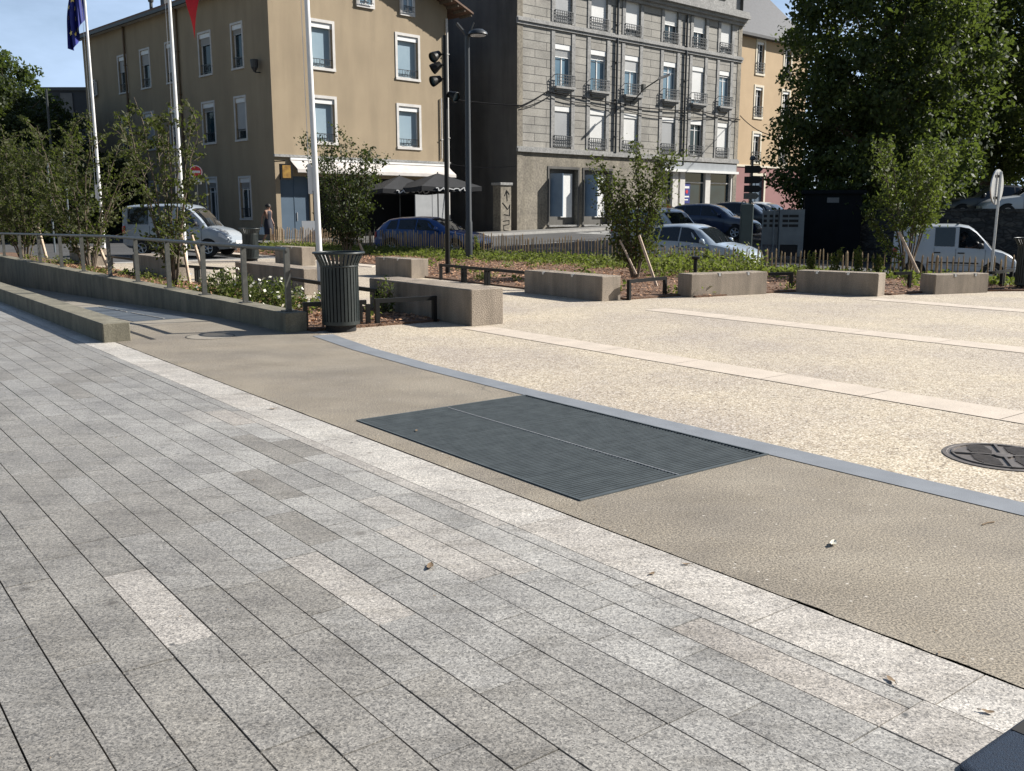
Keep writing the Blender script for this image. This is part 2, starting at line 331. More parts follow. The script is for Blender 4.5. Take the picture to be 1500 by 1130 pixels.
# --- street sheet (reaches the horizon), grid along the paving axes
us = [-60, -35, -20, -12, -8, -5, -2, 1, 4, 7] + list(range(9, 62, 2)) + [66, 72, 80, 95, 120, 160, 230, 340]
vs_ = [5.45, 6.5, 8, 10, 12] + list(range(14, 52, 2)) + [56, 62, 70, 85, 110, 150, 220, 340]
mb = MB()
P = []
for u in us:
    row = []
    for v in vs_:
        x, y, _ = uv(u, v); z = zr(x, y) if v > 5.5 else -2.0
        if v > 5.5 and (u < 31 or (u < 43 and v > 12.5)): z = min(z, -.11 if v < 22.6 - .13 * u else z)
        row.append((x, y, z))
    P.append(row)
mb.grid(P); structure(mb.build('road', M['asphalt']))
mb = MB(); polyUV(mb, [(-60, 5.45), (340, 5.45), (340, -200), (-60, -200)], -2.02); structure(mb.build('ground', M['pavement']))
# --- granite slab paving: real slabs with open joints over a dark bed
mb = MB(); polyUV(mb, [(-8, 3.12), (60, 3.12), (60, -9), (-8, -9)], -.03); structure(mb.build('paving_bed', M['pit']))
rows = [3.092, 2.765, 2.68, 2.505, 2.345, 2.175, 2.005, 1.825, 1.65, 1.48, 1.31, 1.13, .95, .77, .59, .40]
while rows[-1] > -9: rows.append(rows[-1] - .178)
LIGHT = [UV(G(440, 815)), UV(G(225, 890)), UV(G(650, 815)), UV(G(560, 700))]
mb = MB(); g = .003
def slab(u0, u1, v1, v0, tone):
    mb.tone = tone; gu = .0026; q = random.uniform(-.0012, .0012)
    mb.bx(u0 + gu, u1 - gu, v0 + g, v1 - g, -.028, q, fr=lambda a, b, c: uv(a, b, c))
for i in range(len(rows) - 1):
    v1, v0 = rows[i], rows[i + 1]; u = -4 - random.random()
    while u < 55:
        ln = random.uniform(.45, .95) if i != 1 else random.uniform(.9, 1.4)
        if i == 0: ln = random.uniform(.55, .8)
        u1 = u + ln
        if i in (1, 2, 3) and u < 1.41:           # the wide stones at the near end
            if i == 1:
                mb_u1 = min(u1, 1.41)
                if 1.41 - u1 < .35: u1 = 1.41
                u1 = min(u1, 1.41)
                slab(u, u1, rows[1], rows[3], random.uniform(.7, .85))
                u = u1; continue
            if i == 2: u = 1.41; continue
            if i == 3 and u1 > 1.41 - .3: u1 = 1.41
        r_ = random.random()
        if i == 0: t = random.uniform(.9, 1.0)
        elif i == 1: t = random.uniform(.72, .82)
        else:
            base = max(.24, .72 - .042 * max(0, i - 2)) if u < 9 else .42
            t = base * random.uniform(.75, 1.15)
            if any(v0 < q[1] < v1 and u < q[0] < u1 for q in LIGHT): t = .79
            elif r_ < .11: t = .3
        if u > 7 and i > 0: t = min(t, .5)
        slab(u, u1, v1, v0, min(1, t)); u = u1
structure(mb.build('granite_paving', M['granite'], fix=False))
# --- beige concrete band with the ramp running down at its far end
RS, RSL = 13.4, .0305
def rampz(u): return -max(0, min(u, 48) - RS) * RSL
GR = [3.3, 4.93, 3.67, 6.2]      # grate v0 v1 u0 u1
mb = MB()
def jit(u0, u1, k=.05):          # ragged poured edge along the granite, widest at the near end
    out = [(u0, 3.104)]; u = u0
    while u < u1 - k: u += random.uniform(.4, 1.6) * k; out.append((min(u, u1), 3.100 + random.random() ** 2 * (.016 if u < 2.2 else .006)))
    out[-1] = (u1, 3.103); return out
polyUV(mb, jit(-8, GR[2]) + [(GR[2], 5.05), (-8, 5.05)], 0)
polyUV(mb, [(GR[2], GR[1]), (GR[3], GR[1]), (GR[3], 5.03), (GR[2], 5.05)], 0)
polyUV(mb, [(GR[2], 3.103), (GR[3], 3.103), (GR[3], GR[0]), (GR[2], GR[0])], 0)
polyUV(mb, jit(GR[3], RS, .12) + [(RS, 5.3), (11.3, 5.42), (10.9, 5.36), (9.5, 5.17), (8, 5.07), (GR[3], 5.03)], 0)
structure(mb.build('concrete_band', M['beige'], fix=False))
mb = MB()
for u0, u1 in ((RS, 48), (48, 60)):
    mb.poly([uv(u0, 2.9, rampz(u0)), uv(u1, 2.9, rampz(u1)), uv(u1, 5.3, rampz(u1)), uv(u0, 5.3, rampz(u0))])
structure(mb.build('ramp', M['conc2'], fix=False))
# blue grey strip, slightly bowed at its far end
ctr = [(-8, 5.05), (2, 5.06), (3.7, 5.05), (6.2, 5.03), (8, 5.07), (9.5, 5.17), (10.9, 5.36)]
mb = MB(); wd = [.115, .115, .122, .108, .112, .125, .14]
pts = [(u, v - w) for (u, v), w in zip(ctr, wd)] + [(u, v + w) for (u, v), w in list(zip(ctr, wd))[::-1]]
polyUV(mb, pts, .004); structure(mb.build('edging_strip', M['bluestrip'], fix=False))
# --- plaza of exposed aggregate, a thick slab over the street sheet
def vf(u): return 22.67 - .1293 * u
plz = [(-8, 5.0), (11.3, 5.0), (11.3, 5.5), (30, 5.5), (30, 13.2), (40.5, 13.2), (40.5, vf(40.5)), (-8, vf(-8))]
mb = MB(); mb.prism([uv(u, v)[:2] for u, v in plz], -.9, -.0035); structure(mb.build('plaza', M['gravel']))
mb = MB()
for v0, v1, u1 in ((7.17, 7.62, 10.4), (10.85, 11.32, 10.6), (15.3, 15.75, 9.5)):
    u = -8
    while u < u1:
        q = min(u + random.uniform(1.0, 1.25), u1)
        polyUV(mb, [(u + .004, v0), (q - .004, v0), (q - .004, v1), (u + .004, v1)], .0015); u = q
structure(mb.build('paving_strips', M['lightstrip'], fix=False))
# pale kerb course along the far edge of the plaza, seen between the blocks
mb = MB(); mb.prism([uv(u, v)[:2] for u, v in [(30.004, 8), (30.4, 8), (30.4, 13.19), (30.004, 13.19)]], -.4, .02)
structure(mb.build('kerb', M['kerb']))
mb = MB(); mb.prism([uv(u, v)[:2] for u, v in [(23.6, 13.2), (40.4, 13.2), (40.4, 13.75), (24.3, 13.75)]], -.1, .012)
structure(mb.build('path_edging', M['lightstrip']))
# --- beds
def bed(name, pts, z=.03):
    mb = MB(); mb.prism([uv(u, v)[:2] for u, v in pts], -.8, z); return structure(mb.build(name, M['mulch']))
BED1 = [(11.35, 5.42), (11.3, 7.4), (13.4, 7.5), (16.3, 7.4), (22, 7.05), (30, 7.0), (44, 7.0), (44, 5.42)]
BED2 = [(12.02, 13.2), (12.05, 11.86), (14.4, 11.86), (18.3, 12.1), (20.5, 12.1), (24.1, 13.8), (40.0, 13.8), (40.0, vf(40) - .05), (8.9, vf(8.9) - .05), (7.2, vf(7.2) - .05), (9.0, 18.8), (9.6, 17.35), (9.7, 16.5), (11.2, 16.0), (11.4, 15.0), (11.6, 13.2)]
bed('planting_bed', BED1); bed('planting_bed', BED2)
def inside(p, poly):
    c = False; n = len(poly)
    for i in range(n):
        a, b = poly[i], poly[(i + 1) % n]
        if (a[1] > p[1]) != (b[1] > p[1]) and p[0] < (b[0] - a[0]) * (p[1] - a[1]) / (b[1] - a[1]) + a[0]: c = not c
    return c
# quads of many small pieces, fast
def quads(name, C, A, B, mat, parent=None, tone=None, fold=0):
    n = len(C); V = np.empty((n, 4, 3)); V[:, 0] = C - A; V[:, 1] = C - B; V[:, 2] = C + A; V[:, 3] = C + B
    me = bpy.data.meshes.new(name); me.vertices.add(4 * n); me.loops.add(4 * n); me.polygons.add(n)
    me.vertices.foreach_set('co', V.ravel().astype(np.float32)); me.loops.foreach_set('vertex_index', np.arange(4 * n, dtype=np.int32))
    me.polygons.foreach_set('loop_start', np.arange(0, 4 * n, 4, dtype=np.int32)); me.materials.append(mat)
    a = me.attributes.new('tone', 'FLOAT', 'FACE'); a.data.foreach_set('value', (rng.random(n) if tone is None else tone).astype(np.float32))
    me.update(calc_edges=True); me.validate()
    o = bpy.data.objects.new(name, me); COL.objects.link(o)
    if parent: o.parent = parent
    return o
def unit(n):
    a = rng.normal(size=(n, 3)); return a / np.linalg.norm(a, axis=1)[:, None]
def leafquads(name, C, size, mat, parent=None, asp=.5, tone=None, droop=.25, flat=0):
    n = len(C); A = unit(n); A[:, 2] = A[:, 2] * (1 - flat) - droop; A /= np.linalg.norm(A, axis=1)[:, None]
    B = np.cross(A, unit(n)); B /= np.linalg.norm(B, axis=1)[:, None]
    s = (size * (.65 + .7 * rng.random(n)))[:, None]
    return quads(name, C, A * s * .5, B * s * .5 * asp, mat, parent, tone)
def scatter(poly, n):
    pu = [p[0] for p in poly]; pv = [p[1] for p in poly]; out = []
    while len(out) < n:
        p = (random.uniform(min(pu), max(pu)), random.uniform(min(pv), max(pv)))
        if inside(p, poly): out.append(p)
    return out
def chips(poly, n):
    C = np.array([uv(u, v, .035 + random.random() * .03) for u, v in scatter(poly, n)])
    A = unit(n); A[:, 2] *= .35; B = np.cross(A, unit(n)); B[:, 2] *= .5
    s = rng.uniform(.02, .055, n)[:, None]
    return quads('bark_chips', C, A * s, B * s * .55, M['chip'])
tag(chips([(11.3, 5.45), (11.3, 7.4), (22, 7.0), (30, 7), (30, 5.45)], 9000), kind='stuff')
tag(chips(BED2, 26000), kind='stuff')
# low green cover along the paling fence
cl = []
n = 0
for _ in range(1150):
    u = random.uniform(8, 39.5); d = abs(random.gauss(0, .8)) + .15
    if u < 17: d = min(d, 1.1)
    v = vf(u) - d
    if not inside((u, v), BED2): continue
    h = random.uniform(.08, .24) * (1.0 if d < 1.2 else .6) * (1 if u > 17 else .6)
    if u < 17 and random.random() < .45: continue
    k = int(42 * (1 if u < 22 else .7)); r_ = random.uniform(.12, .28)
    q = rng.normal(size=(k, 3)) * [r_, r_, h * .35]; x, y, z = uv(u, v, .04 + h * .5)
    q += [x, y, z]; q[:, 2] = np.maximum(q[:, 2], .04); cl.append(q)
for _ in range(70):                 # taller growth in front of the hatchback and round the bushy tree
    c = G(random.uniform(955, 1110), random.uniform(392, 408)); p = UV(c)
    if not inside(p, BED2): continue
    h = random.uniform(.25, .5); q = rng.normal(size=(50, 3)) * [.15, .15, h * .4] + [c[0], c[1], .04 + h * .5]; q[:, 2] = np.maximum(q[:, 2], .04); cl.append(q)
for _ in range(150):
    p = scatter(BED2, 1)[0]; x, y, z = uv(*p, .1); q = rng.normal(size=(26, 3)) * [.1, .1, .05] + [x, y, z]; cl.append(q)
C = np.concatenate(cl); tag(leafquads('ground_cover', C, .085, M['leaf_cover'], asp=.6, droop=-.1), kind='stuff')
cl = []
for _ in range(60):
    p = (random.uniform(12, 34), random.uniform(5.6, 6.9)); x, y, z = uv(*p, .1); cl.append(rng.normal(size=(30, 3)) * [.12, .12, .06] + [x, y, z])
tag(leafquads('ground_cover', np.concatenate(cl), .07, M['leaf_cover'], asp=.6, droop=-.1), kind='stuff')

# ================================================================ PLAZA FURNITURE
# floor grate: two panels of close bars over a pit
t = thing('floor_grate', 'large rectangular steel bar grate set flush in the beige concrete band', 'grate', uv(4.93, 4.1))
def loc_uv(u, v, z, o=uv(4.93, 4.1)): p = uv(u, v, z); return (p[0] - o[0], p[1] - o[1], z)
mb = MB(); mb.bx(GR[2], GR[3], GR[0], GR[1], -.4, -.2, fr=loc_uv); mb.build('pit_floor', M['pit'], t)
for v0, v1 in ((GR[0] + .02, 4.108), (4.122, GR[1] - .02)):
    mb = MB(); u = GR[2] + .03
    while u < GR[3] - .02:
        mb.bx(u, u + .0095, v0, v1, -.05, .002 + random.uniform(-.001, .001), fr=loc_uv); u += .0287
    for k in range(1, 5):
        w = v0 + (v1 - v0) * k / 5; mb.bx(GR[2] + .03, GR[3] - .03, w - .003, w + .003, -.04, -.008, fr=loc_uv)
    mb.build('grate_panel', M['steel'], t)
mb = MB()
for a in ((GR[2], GR[3], GR[0], GR[0] + .014), (GR[2], GR[3], GR[1] - .014, GR[1]), (GR[2], GR[2] + .022, GR[0] + .014, GR[1] - .014), (GR[3] - .022, GR[3], GR[0] + .014, GR[1] - .014)):
    mb.bx(*a, -.05, .008, fr=loc_uv)
mb.build('frame', M['steel'], t)
mb = MB(); mb.bx(GR[2] + .022, GR[3] - .022, 4.111, 4.119, -.04, .0035, fr=loc_uv); mb.build('centre_rail', M['steel_light'], t)
# manhole in the plaza
c = (3.16, 5.875); t = thing('manhole_cover', 'round ribbed cast iron manhole cover set in the pale gravel plaza', 'manhole', (c[0], c[1], 0))
mb = MB(); mb.lathe([(.36, -.02), (.36, .0025), (.335, .003), (.33, .001)], 40); mb.build('rim', M['iron_lite'], t)
mb = MB(); mb.lathe([(.327, -.02), (.327, .0005)], 40)
mb.build('cover', M['iron'], t)
mb = MB()
for q in range(4):
    a = q * math.pi / 2 + .5
    for k in range(-5, 6):
        o = k * .026; ln = .145 - abs(o) * .35
        cx, cy = math.cos(a) * .17, math.sin(a) * .17; d = (math.cos(a + (.8 if q % 2 else -.6)), math.sin(a + (.8 if q % 2 else -.6))); e = (-d[1], d[0])
        mb.tube([(cx + e[0] * o - d[0] * ln / 2, cy + e[1] * o - d[1] * ln / 2, .004), (cx + e[0] * o + d[0] * ln / 2, cy + e[1] * o + d[1] * ln / 2, .004)], .0065, 4)
    for r0 in (.29,):
        pass
    mb.tube([(0, 0, .004), (math.cos(a + .78) * .31, math.sin(a + .78) * .31, .004)], .012, 4)
mb.lathe([(.055, .002), (.055, .012), (.03, .013)], 16)
ring = [(.3 * math.cos(i / 32 * 6.2832), .3 * math.sin(i / 32 * 6.2832), .004) for i in range(33)]; mb.tube(ring, .008, 4)
mb.build('ribs', M['iron_lite'], t)
# thin manhole ring on the ramp landing
c = G(308, 493); mb = MB(); mb.lathe([(.30, -.01), (.30, .003), (.292, .003), (.292, -.01)], 40, cap=False); mb.lathe([(.286, -.01), (.286, .0025)], 40)
mb.cur = 0
t = thing('manhole_cover', 'round concrete filled inspection cover beside the end of the low ramp wall', 'manhole', (c[0], c[1], 0))
mb.build('cover', M['conc2'], t); mb = MB(); mb.lathe([(.30, .0035), (.286, .0035)], 40, cap=False); mb.build('gap', M['pit'], t)
# inspection plates and drain slot on the ramp
t = thing('inspection_plates', 'pair of dark blue grey inspection plates laid across the ramp', 'hatch', uv(16, 4.4, rampz(16)))
o0 = uv(16, 4.4, rampz(16))
for a, b in (((14.1, 15.95)), ((16.0, 17.9))):
    mb = MB(); v0, v1 = 3.95, 4.83
    mb.add([tuple(np.array(uv(u, v, rampz(u) + dz)) - o0) for dz in (-.01, .006) for u, v in ((a, v0), (b, v0), (b, v1), (a, v1))], [(0, 3, 2, 1), (4, 5, 6, 7), (0, 1, 5, 4), (1, 2, 6, 5), (2, 3, 7, 6), (3, 0, 4, 7)])
    pl = mb.build('plate', M['plate'], t)
    mb = MB(); mb.tube([tuple(np.array(uv(u, 4.42, rampz(u) + .007)) - o0) for u in (a + .1, b - .1)], .012, 4); mb.build('seam', M['kerb'], pl)
mb = MB(); mb.bx(11.8, 12.9, 3.5, 3.56, -.05, .003, fr=uv); tag(mb.build('drain_slot', M['pit']), 'narrow black drain slot in the concrete beside the low wall end', 'drain')
# low wall without railing
mb = MB(); mb.bx(11.86, 46, 2.965, 3.28, -.02, .228, fr=uv); o = mb.build('low_wall', M['conc'], bevel=.008)
tag(o, 'low concrete kerb wall with no railing, ending beside the granite slabs', 'wall')
# wall with railing
t = thing('ramp_wall', 'long low concrete wall along the far side of the ramp, the one topped by a railing', 'wall', uv(11.5, 5.25))
o0 = uv(11.5, 5.25); lw = lambda u, v, z: (lambda p: (p[0] - o0[0], p[1] - o0[1], z))(uv(u, v))
mb = MB(); mb.bx(11.42, 46, 5.1, 5.4, -1.3, .255, fr=lw); mb.build('wall_body', M['conc'], t, bevel=.008)
t = thing('ramp_railing', 'grey metal handrail on flat posts fixed to the top of the ramp wall', 'railing', uv(11.64, 5.25, .255))
o0 = uv(11.64, 5.25, .255)
lp = lambda u, v, z: (lambda p: (p[0] - o0[0], p[1] - o0[1], z - o0[2]))(uv(u, v))
posts = [11.64, 13.1, 14.75, 16.45, 18.25, 20.1, 22.2, 24.2, 26.5, 28.9, 31.3, 33.9, 36.5]
def rt(u): return 1.09 if u < 20 else 1.09 - .013 * (u - 20)
mb = MB(); mb.tube([lp(u, 5.25, rt(u) - .03) for u in [11.6, 13, 16, 18, 19, 20, 21, 22, 24, 28, 32, 36.6]], .03, 8); mb.build('handrail', M['rail'], t, smooth=40)
for u in posts:
    mb = MB(); mb.bx(u - .006 - .018, u + .024, 5.215, 5.285, .268, rt(u) - .045, fr=lp)
    p_ = mb.build('post', M['rail'], t)
    mb = MB(); mb.bx(u - .07, u + .07, 5.17, 5.33, .2562, .268, fr=lp); mb.build('base_plate', M['rail'], p_)
# concrete seat blocks
def block(label, C, E, W, h, notch=True, side=1):
    """C near base corner, E far end of the long base edge, W width across (signed)"""
    C = Vector(C[:2]); E = Vector(E[:2]); ln = (E - C).length; d = (E - C) / ln; n = Vector((-d.y, d.x)) * (1 if W > 0 else -1); W = abs(W)
    o = thing('concrete_block', label, 'bench', (C.x, C.y, 0), math.atan2(d.y, d.x), 'concrete seat blocks around the plaza')
    s = 1 if n.dot(Vector((-d.y, d.x))) > 0 else -1
    # loft with small chamfer and two notches in the upper edges
    xs = [0, .012]
    for q in (.36, .74):
        if notch: xs += [ln * q - .05, ln * q - .03, ln * q + .03, ln * q + .05]
    xs += [ln - .012, ln]; P = []
    for i, x in enumerate(xs):
        nt_ = notch and 2 <= i < len(xs) - 2 and (i - 2) % 4 in (1, 2); c = .035 if nt_ else .012; e = .012 if i in (0, len(xs) - 1) else 0
        P.append([(x, s * e, 0), (x, s * e, h - c - e), (x, s * (e + c), h - e), (x, s * (W - e - c), h - e), (x, s * (W - e), h - c - e), (x, s * (W - e), 0)])
    mb = MB(); mb.grid(P)
    mb.poly(P[0]); mb.poly(P[-1])
    mb.poly([P[0][0], P[0][5], P[-1][5], P[-1][0]]); mb.build('block', M['bench'], o)
    mb = MB()
    for q in (.36, .74):
        if notch:
            x = ln * q
            mb.bx(x - .022, x + .022, s * -.004, s * .05, h - .05, h + .004)
    if notch: mb.build('steel_stud', M['alu'], o)
    return o
block('nearest pale brown concrete block, behind the low black rail right of the litter bin', uv(10.54, 7.42), uv(13.42, 7.45), -.55, .5, False)
block('concrete block between the two black low rails in front of the bushy young tree', uv(12.13, 11.34), uv(14.4, 11.4), -.45, .43)
block('concrete block turned broadside with a small black garden light standing behind its top', G(1012, 436), G(1123, 430.5), .42, .42)
block('concrete block in front of the tall weeds and pale palings near the dark kiosk', G(1285, 434.5), G(1165, 428), -.42, .42)
block('concrete block in front of the white van with the driver', G(1369, 431.5), G(1447, 428.5), .4, .37)
block('concrete block behind the litter bin, nearest the tall black spotlight mast', uv(19.05, 11.7), uv(20.6, 11.62), -.5, .445)
block('concrete block below the walking woman, left behind the tall pole with no flag', uv(25.45, 11.95), uv(27.1, 11.85), -.45, .53)
block('concrete block behind the white flowering shrub and the ramp railing', uv(16.4, 7.72), uv(19.7, 7.7), -.5, .49, False)
block('concrete block behind the middle flagpole seen through the railing posts', uv(22.25, 7.06), uv(25.0, 7.1), -.48, .49, False)
block('farthest concrete block by the flagpole with the blue flag, half hidden by a young tree', uv(29.3, 7.1), uv(31.6, 7.1), -.5, .49, False)
# low black bed rails
def bed_rail(label, pts, dbl=(), z0=.0, h=.36, ends=(1, 1)):
    P = [Vector((p[0], p[1], 0)) for p in pts]; o = thing('bed_rail', label, 'bed rail', P[0], 0, 'low black rails edging the beds')
    Q = [p - P[0] for p in P]; w = .032
    tops = [Vector((q.x, q.y, h - w)) for q in Q]
    d = (Q[-1] - Q[0]).normalized()
    mb = MB(); mb.tube(tops, w * 1.3, 4); mb.build('top_bar', M['black_metal'], o)
    for i, q in enumerate(Q):
        if (i == 0 and not ends[0]) or (i == len(Q) - 1 and not ends[1]): continue
        for off in ((-.055, .055) if i in dbl else (0,)):
            c = q + d * (off + (w if i == 0 else -w if i == len(Q) - 1 else 0)); mb = MB()
            mb.tube([(c.x, c.y, z0), (c.x, c.y, h - 2 * w + .004)], w * 1.3, 4, up=(d.x, d.y, 0)); mb.build('post', M['black_metal'], o)
    return o
bed_rail('low black rail from the railing wall end passing behind the litter bin', [uv(11.66, 5.46), uv(11.45, 6.3)], (1,), h=.36)
bed_rail('low black rail between the litter bin and the nearest concrete block', [uv(11.42, 6.42), uv(11.32, 7.36)], h=.37)
bed_rail('low black rail behind the litter bin along the gravel plaza', [uv(12.9, 7.3), uv(14.4, 7.28), uv(16.3, 7.4)], (1,), h=.37)
bed_rail('low black rail behind the railing wall at the white flagpoles', [uv(19.9, 7.5), uv(20.9, 7.3), uv(22.1, 7.1)], (1,), h=.37)
bed_rail('low black rail seen past the flagpole with the blue flag', [uv(25.1, 7.2), uv(27.2, 7.15), uv(29.2, 7.15)], (1,), h=.37)
bed_rail('low black rail on four posts in front of the spotlight mast', [uv(18.3, 12.02), uv(17.24, 11.95), uv(16.3, 11.9), uv(14.8, 11.85)], (1, 2, 3), h=.37)
bed_rail('low black rail at the foot of the bushy young tree', [uv(12.0, 11.85), uv(12.22, 13.05)], h=.36)
bed_rail('low black rail between the broadside block and the weed block', [G(1125, 426), G(1160, 425)], h=.36, ends=(0, 1))
bed_rail('low black rail at the foot of the young tree by the white van', [G(1309, 425), G(1333, 424)], h=.36, ends=(0, 1))
bed_rail('low black rail at the far right by the slatted bin, below the round sign', [G(1449, 424), G(1467, 421.5), G(1481, 418)], (1,), h=.36, ends=(0, 1))
# slatted litter bins
def litter_bin(label, p):
    o = thing('litter_bin', label, 'litter bin', (p[0], p[1], 0), .1, 'dark slatted litter bins')
    mb = MB(); mb.lathe([(.2, 0), (.2, .07), (.235, .09), (.235, .12)], 28); mb.lathe([(.215, .12), (.215, .86)], 28, cap=False); mb.build('liner', M['dark'], o)
    mb = MB()
    for k in range(32):
        a = 2 * math.pi * k / 32; c, s = math.cos(a), math.sin(a)
        prof = [(.245, .1), (.247, .5), (.245, .84), (.258, .89), (.29, .95), (.325, 1.015)]
        w = .0165; q = []
        for r, z in prof:
            ww = w * (1 + (r - .245) * 2.2)
            q.append([(c * r - s * x, s * r + c * x, z) for x in (-ww, ww)] + [(c * (r - .012) - s * x, s * (r - .012) + c * x, z) for x in (ww, -ww)])
        for i in range(len(q) - 1):
            mb.add(q[i] + q[i + 1], [(0, 1, 5, 4), (1, 2, 6, 5), (2, 3, 7, 6), (3, 0, 4, 7)])
    mb.build('slats', M['bin_green'], o)
    mb = MB(); mb.lathe([(.225, .09), (.25, .09), (.25, .135), (.225, .135)], 32, cap=False); mb.build('bottom_ring', M['bin_green'], o, smooth=30)
    ring = [(.327 * math.cos(i / 32 * 6.2832), .327 * math.sin(i / 32 * 6.2832), 1.02) for i in range(33)]
    mb = MB(); mb.tube(ring, .016, 8); mb.build('rim', M['bin_green'], o, smooth=60)
    mb = MB(); ring = [(.243 * math.cos(i / 32 * 6.2832), .243 * math.sin(i / 32 * 6.2832), .85) for i in range(33)]; mb.tube(ring, .012, 6); mb.build('hoop', M['bin_green'], o, smooth=60)
    return o
b0 = litter_bin('nearest dark green slatted litter bin, beside the end of the railing wall', uv(11.2, 5.78))
b1 = copy_tree(b0); b1.location = (*G(368, 383)[:2], 0); relabel(b1, 'far slatted litter bin between the left white van and the walking woman'); b1.rotation_euler.z = .5
b2 = copy_tree(b0); b2.location = (*G(1505, 424)[:2], 0); relabel(b2, 'slatted litter bin cut by the right edge of the picture beyond the last concrete block')
# flagpoles with flags
def flagpole(label, px, Y, h, pm_=M['pole_white']):
    x, y, _ = at(px, 384, Y); o = thing('flagpole', label, 'flagpole', (x, y, 0), 0, 'white flagpoles in a row')
    mb = MB(); mb.tube([(0, 0, .02), (0, 0, 1.0), (0, 0, h)], [.056, .052, .032], 16); mb.build('pole', pm_, o, smooth=40)
    mb = MB(); mb.lathe([(.14, 0.0), (.14, .03), (.08, .05), (.062, .12)], 20); mb.build('foot', M['alu'], o, smooth=40)
    mb = MB(); mb.lathe([(.05, h), (.065, h + .05), (.05, h + .1), (.01, h + .12)], 12); mb.build('finial', M['alu'], o, smooth=40)
    mb = MB(); mb.bx(-.13, -.065, -.03, .03, 1.85, 2.35); mb.bx(-.07, -.045, -.02, .02, 1.9, 2.3); mb.build('cleat_box', M['pole_white'], o)
    mb = MB(); mb.tube([(-.1, -.05, 2.2), (-.075, -.04, h - .1)], .006, 4); mb.build('halyard', M['white'], o)
    return o
f1 = flagpole('white flagpole flying the blue starred flag', 154, 29.3, 9.0)
f2 = flagpole('white flagpole flying the red ended tricolour flag', 272, 23.6, 9.2)
f3 = flagpole('white pole with no flag in view, standing just left of the nearest litter bin', 469, 16.6, 9.0); f3.rotation_euler.y = R(-.7)
def star(mb, c, r, ax, ay):
    pts = []
    for k in range(10):
        q = math.pi / 2 + k * math.pi / 5; rr = r if k % 2 == 0 else r * .42
        pts.append(c + ax * (rr * math.cos(q)) + ay * (rr * math.sin(q)))
    mb.poly(pts)
# blue flag: hoisted high, hanging in folds beside the pole
x0, y0 = f1.location.x, f1.location.y
def blue(a, b):      # a 0..1 hoist->fly, b 0..1 top->bottom
    sx = -.06 - .5 * (a ** .8) * (.35 + .65 * math.sin(min(1, b * 1.3 + .25) * 1.5)) - .02 * math.sin(a * 19)
    sy = .13 * math.sin(a * 15 + b * 2) * (.3 + .7 * b)
    z = 8.6 - b * 1.45 - a * .4 - .75 * a * (1 - a) * 1.2 - .12 * a * a - (.35 if a > .6 else a * .58) * b
    return (x0 + sx, y0 + sy, z)
P = [[blue(i / 40, j / 24) for j in range(25)] for i in range(41)]
mb = MB(); mb.grid(P); t = mb.build('flag', M['flag_blue'], smooth=80); tag(t, 'blue flag with a ring of gold stars drooping from its pole', 'flag')
for k in range(12):
    mb = MB(); q = k * math.pi / 6; a, b = .55 + .2 * math.cos(q), .5 + .3 * math.sin(q); e = .004
    p = Vector(blue(a, b)); ax = (Vector(blue(a + e, b)) - p).normalized(); ay = -(Vector(blue(a, b + e)) - p).normalized(); nn = ax.cross(ay).normalized()
    if nn.y > 0: nn = -nn
    star(mb, p + nn * .03, .085, ax, ay); mb.build('star', M['star'], t, fix=False)
x0, y0 = f2.location.x, f2.location.y
def tri(a, b):
    z = 8.5 - b * .55 - 1.75 * a ** 1.4 - .25 * b * a
    sx = .05 + .60 * a ** .75 - .30 * b * (1 - a * .35) * a + .10 * (a > .5) * a + .02 * math.sin(a * 20 + b * 3)
    return (x0 + sx, y0 + .11 * math.sin(a * 9 + b * 4) * a, z - .35 * b * a)
for k, m_ in enumerate(('flag_blue', 'flag_white', 'flag_red')):
    e0, e1 = (0, .25, .5)[k], (.25, .5, 1)[k]
    mb = MB(); mb.grid([[tri(e0 + (e1 - e0) * i / 16, j / 20) for j in range(21)] for i in range(17)])
    q = mb.build('flag' if k == 0 else ('white_stripe', 'red_stripe')[k - 1], M[m_], None if k == 0 else t2, smooth=80)
    if k == 0: t2 = tag(q, 'blue white and red flag hanging with its red end lowest', 'flag')
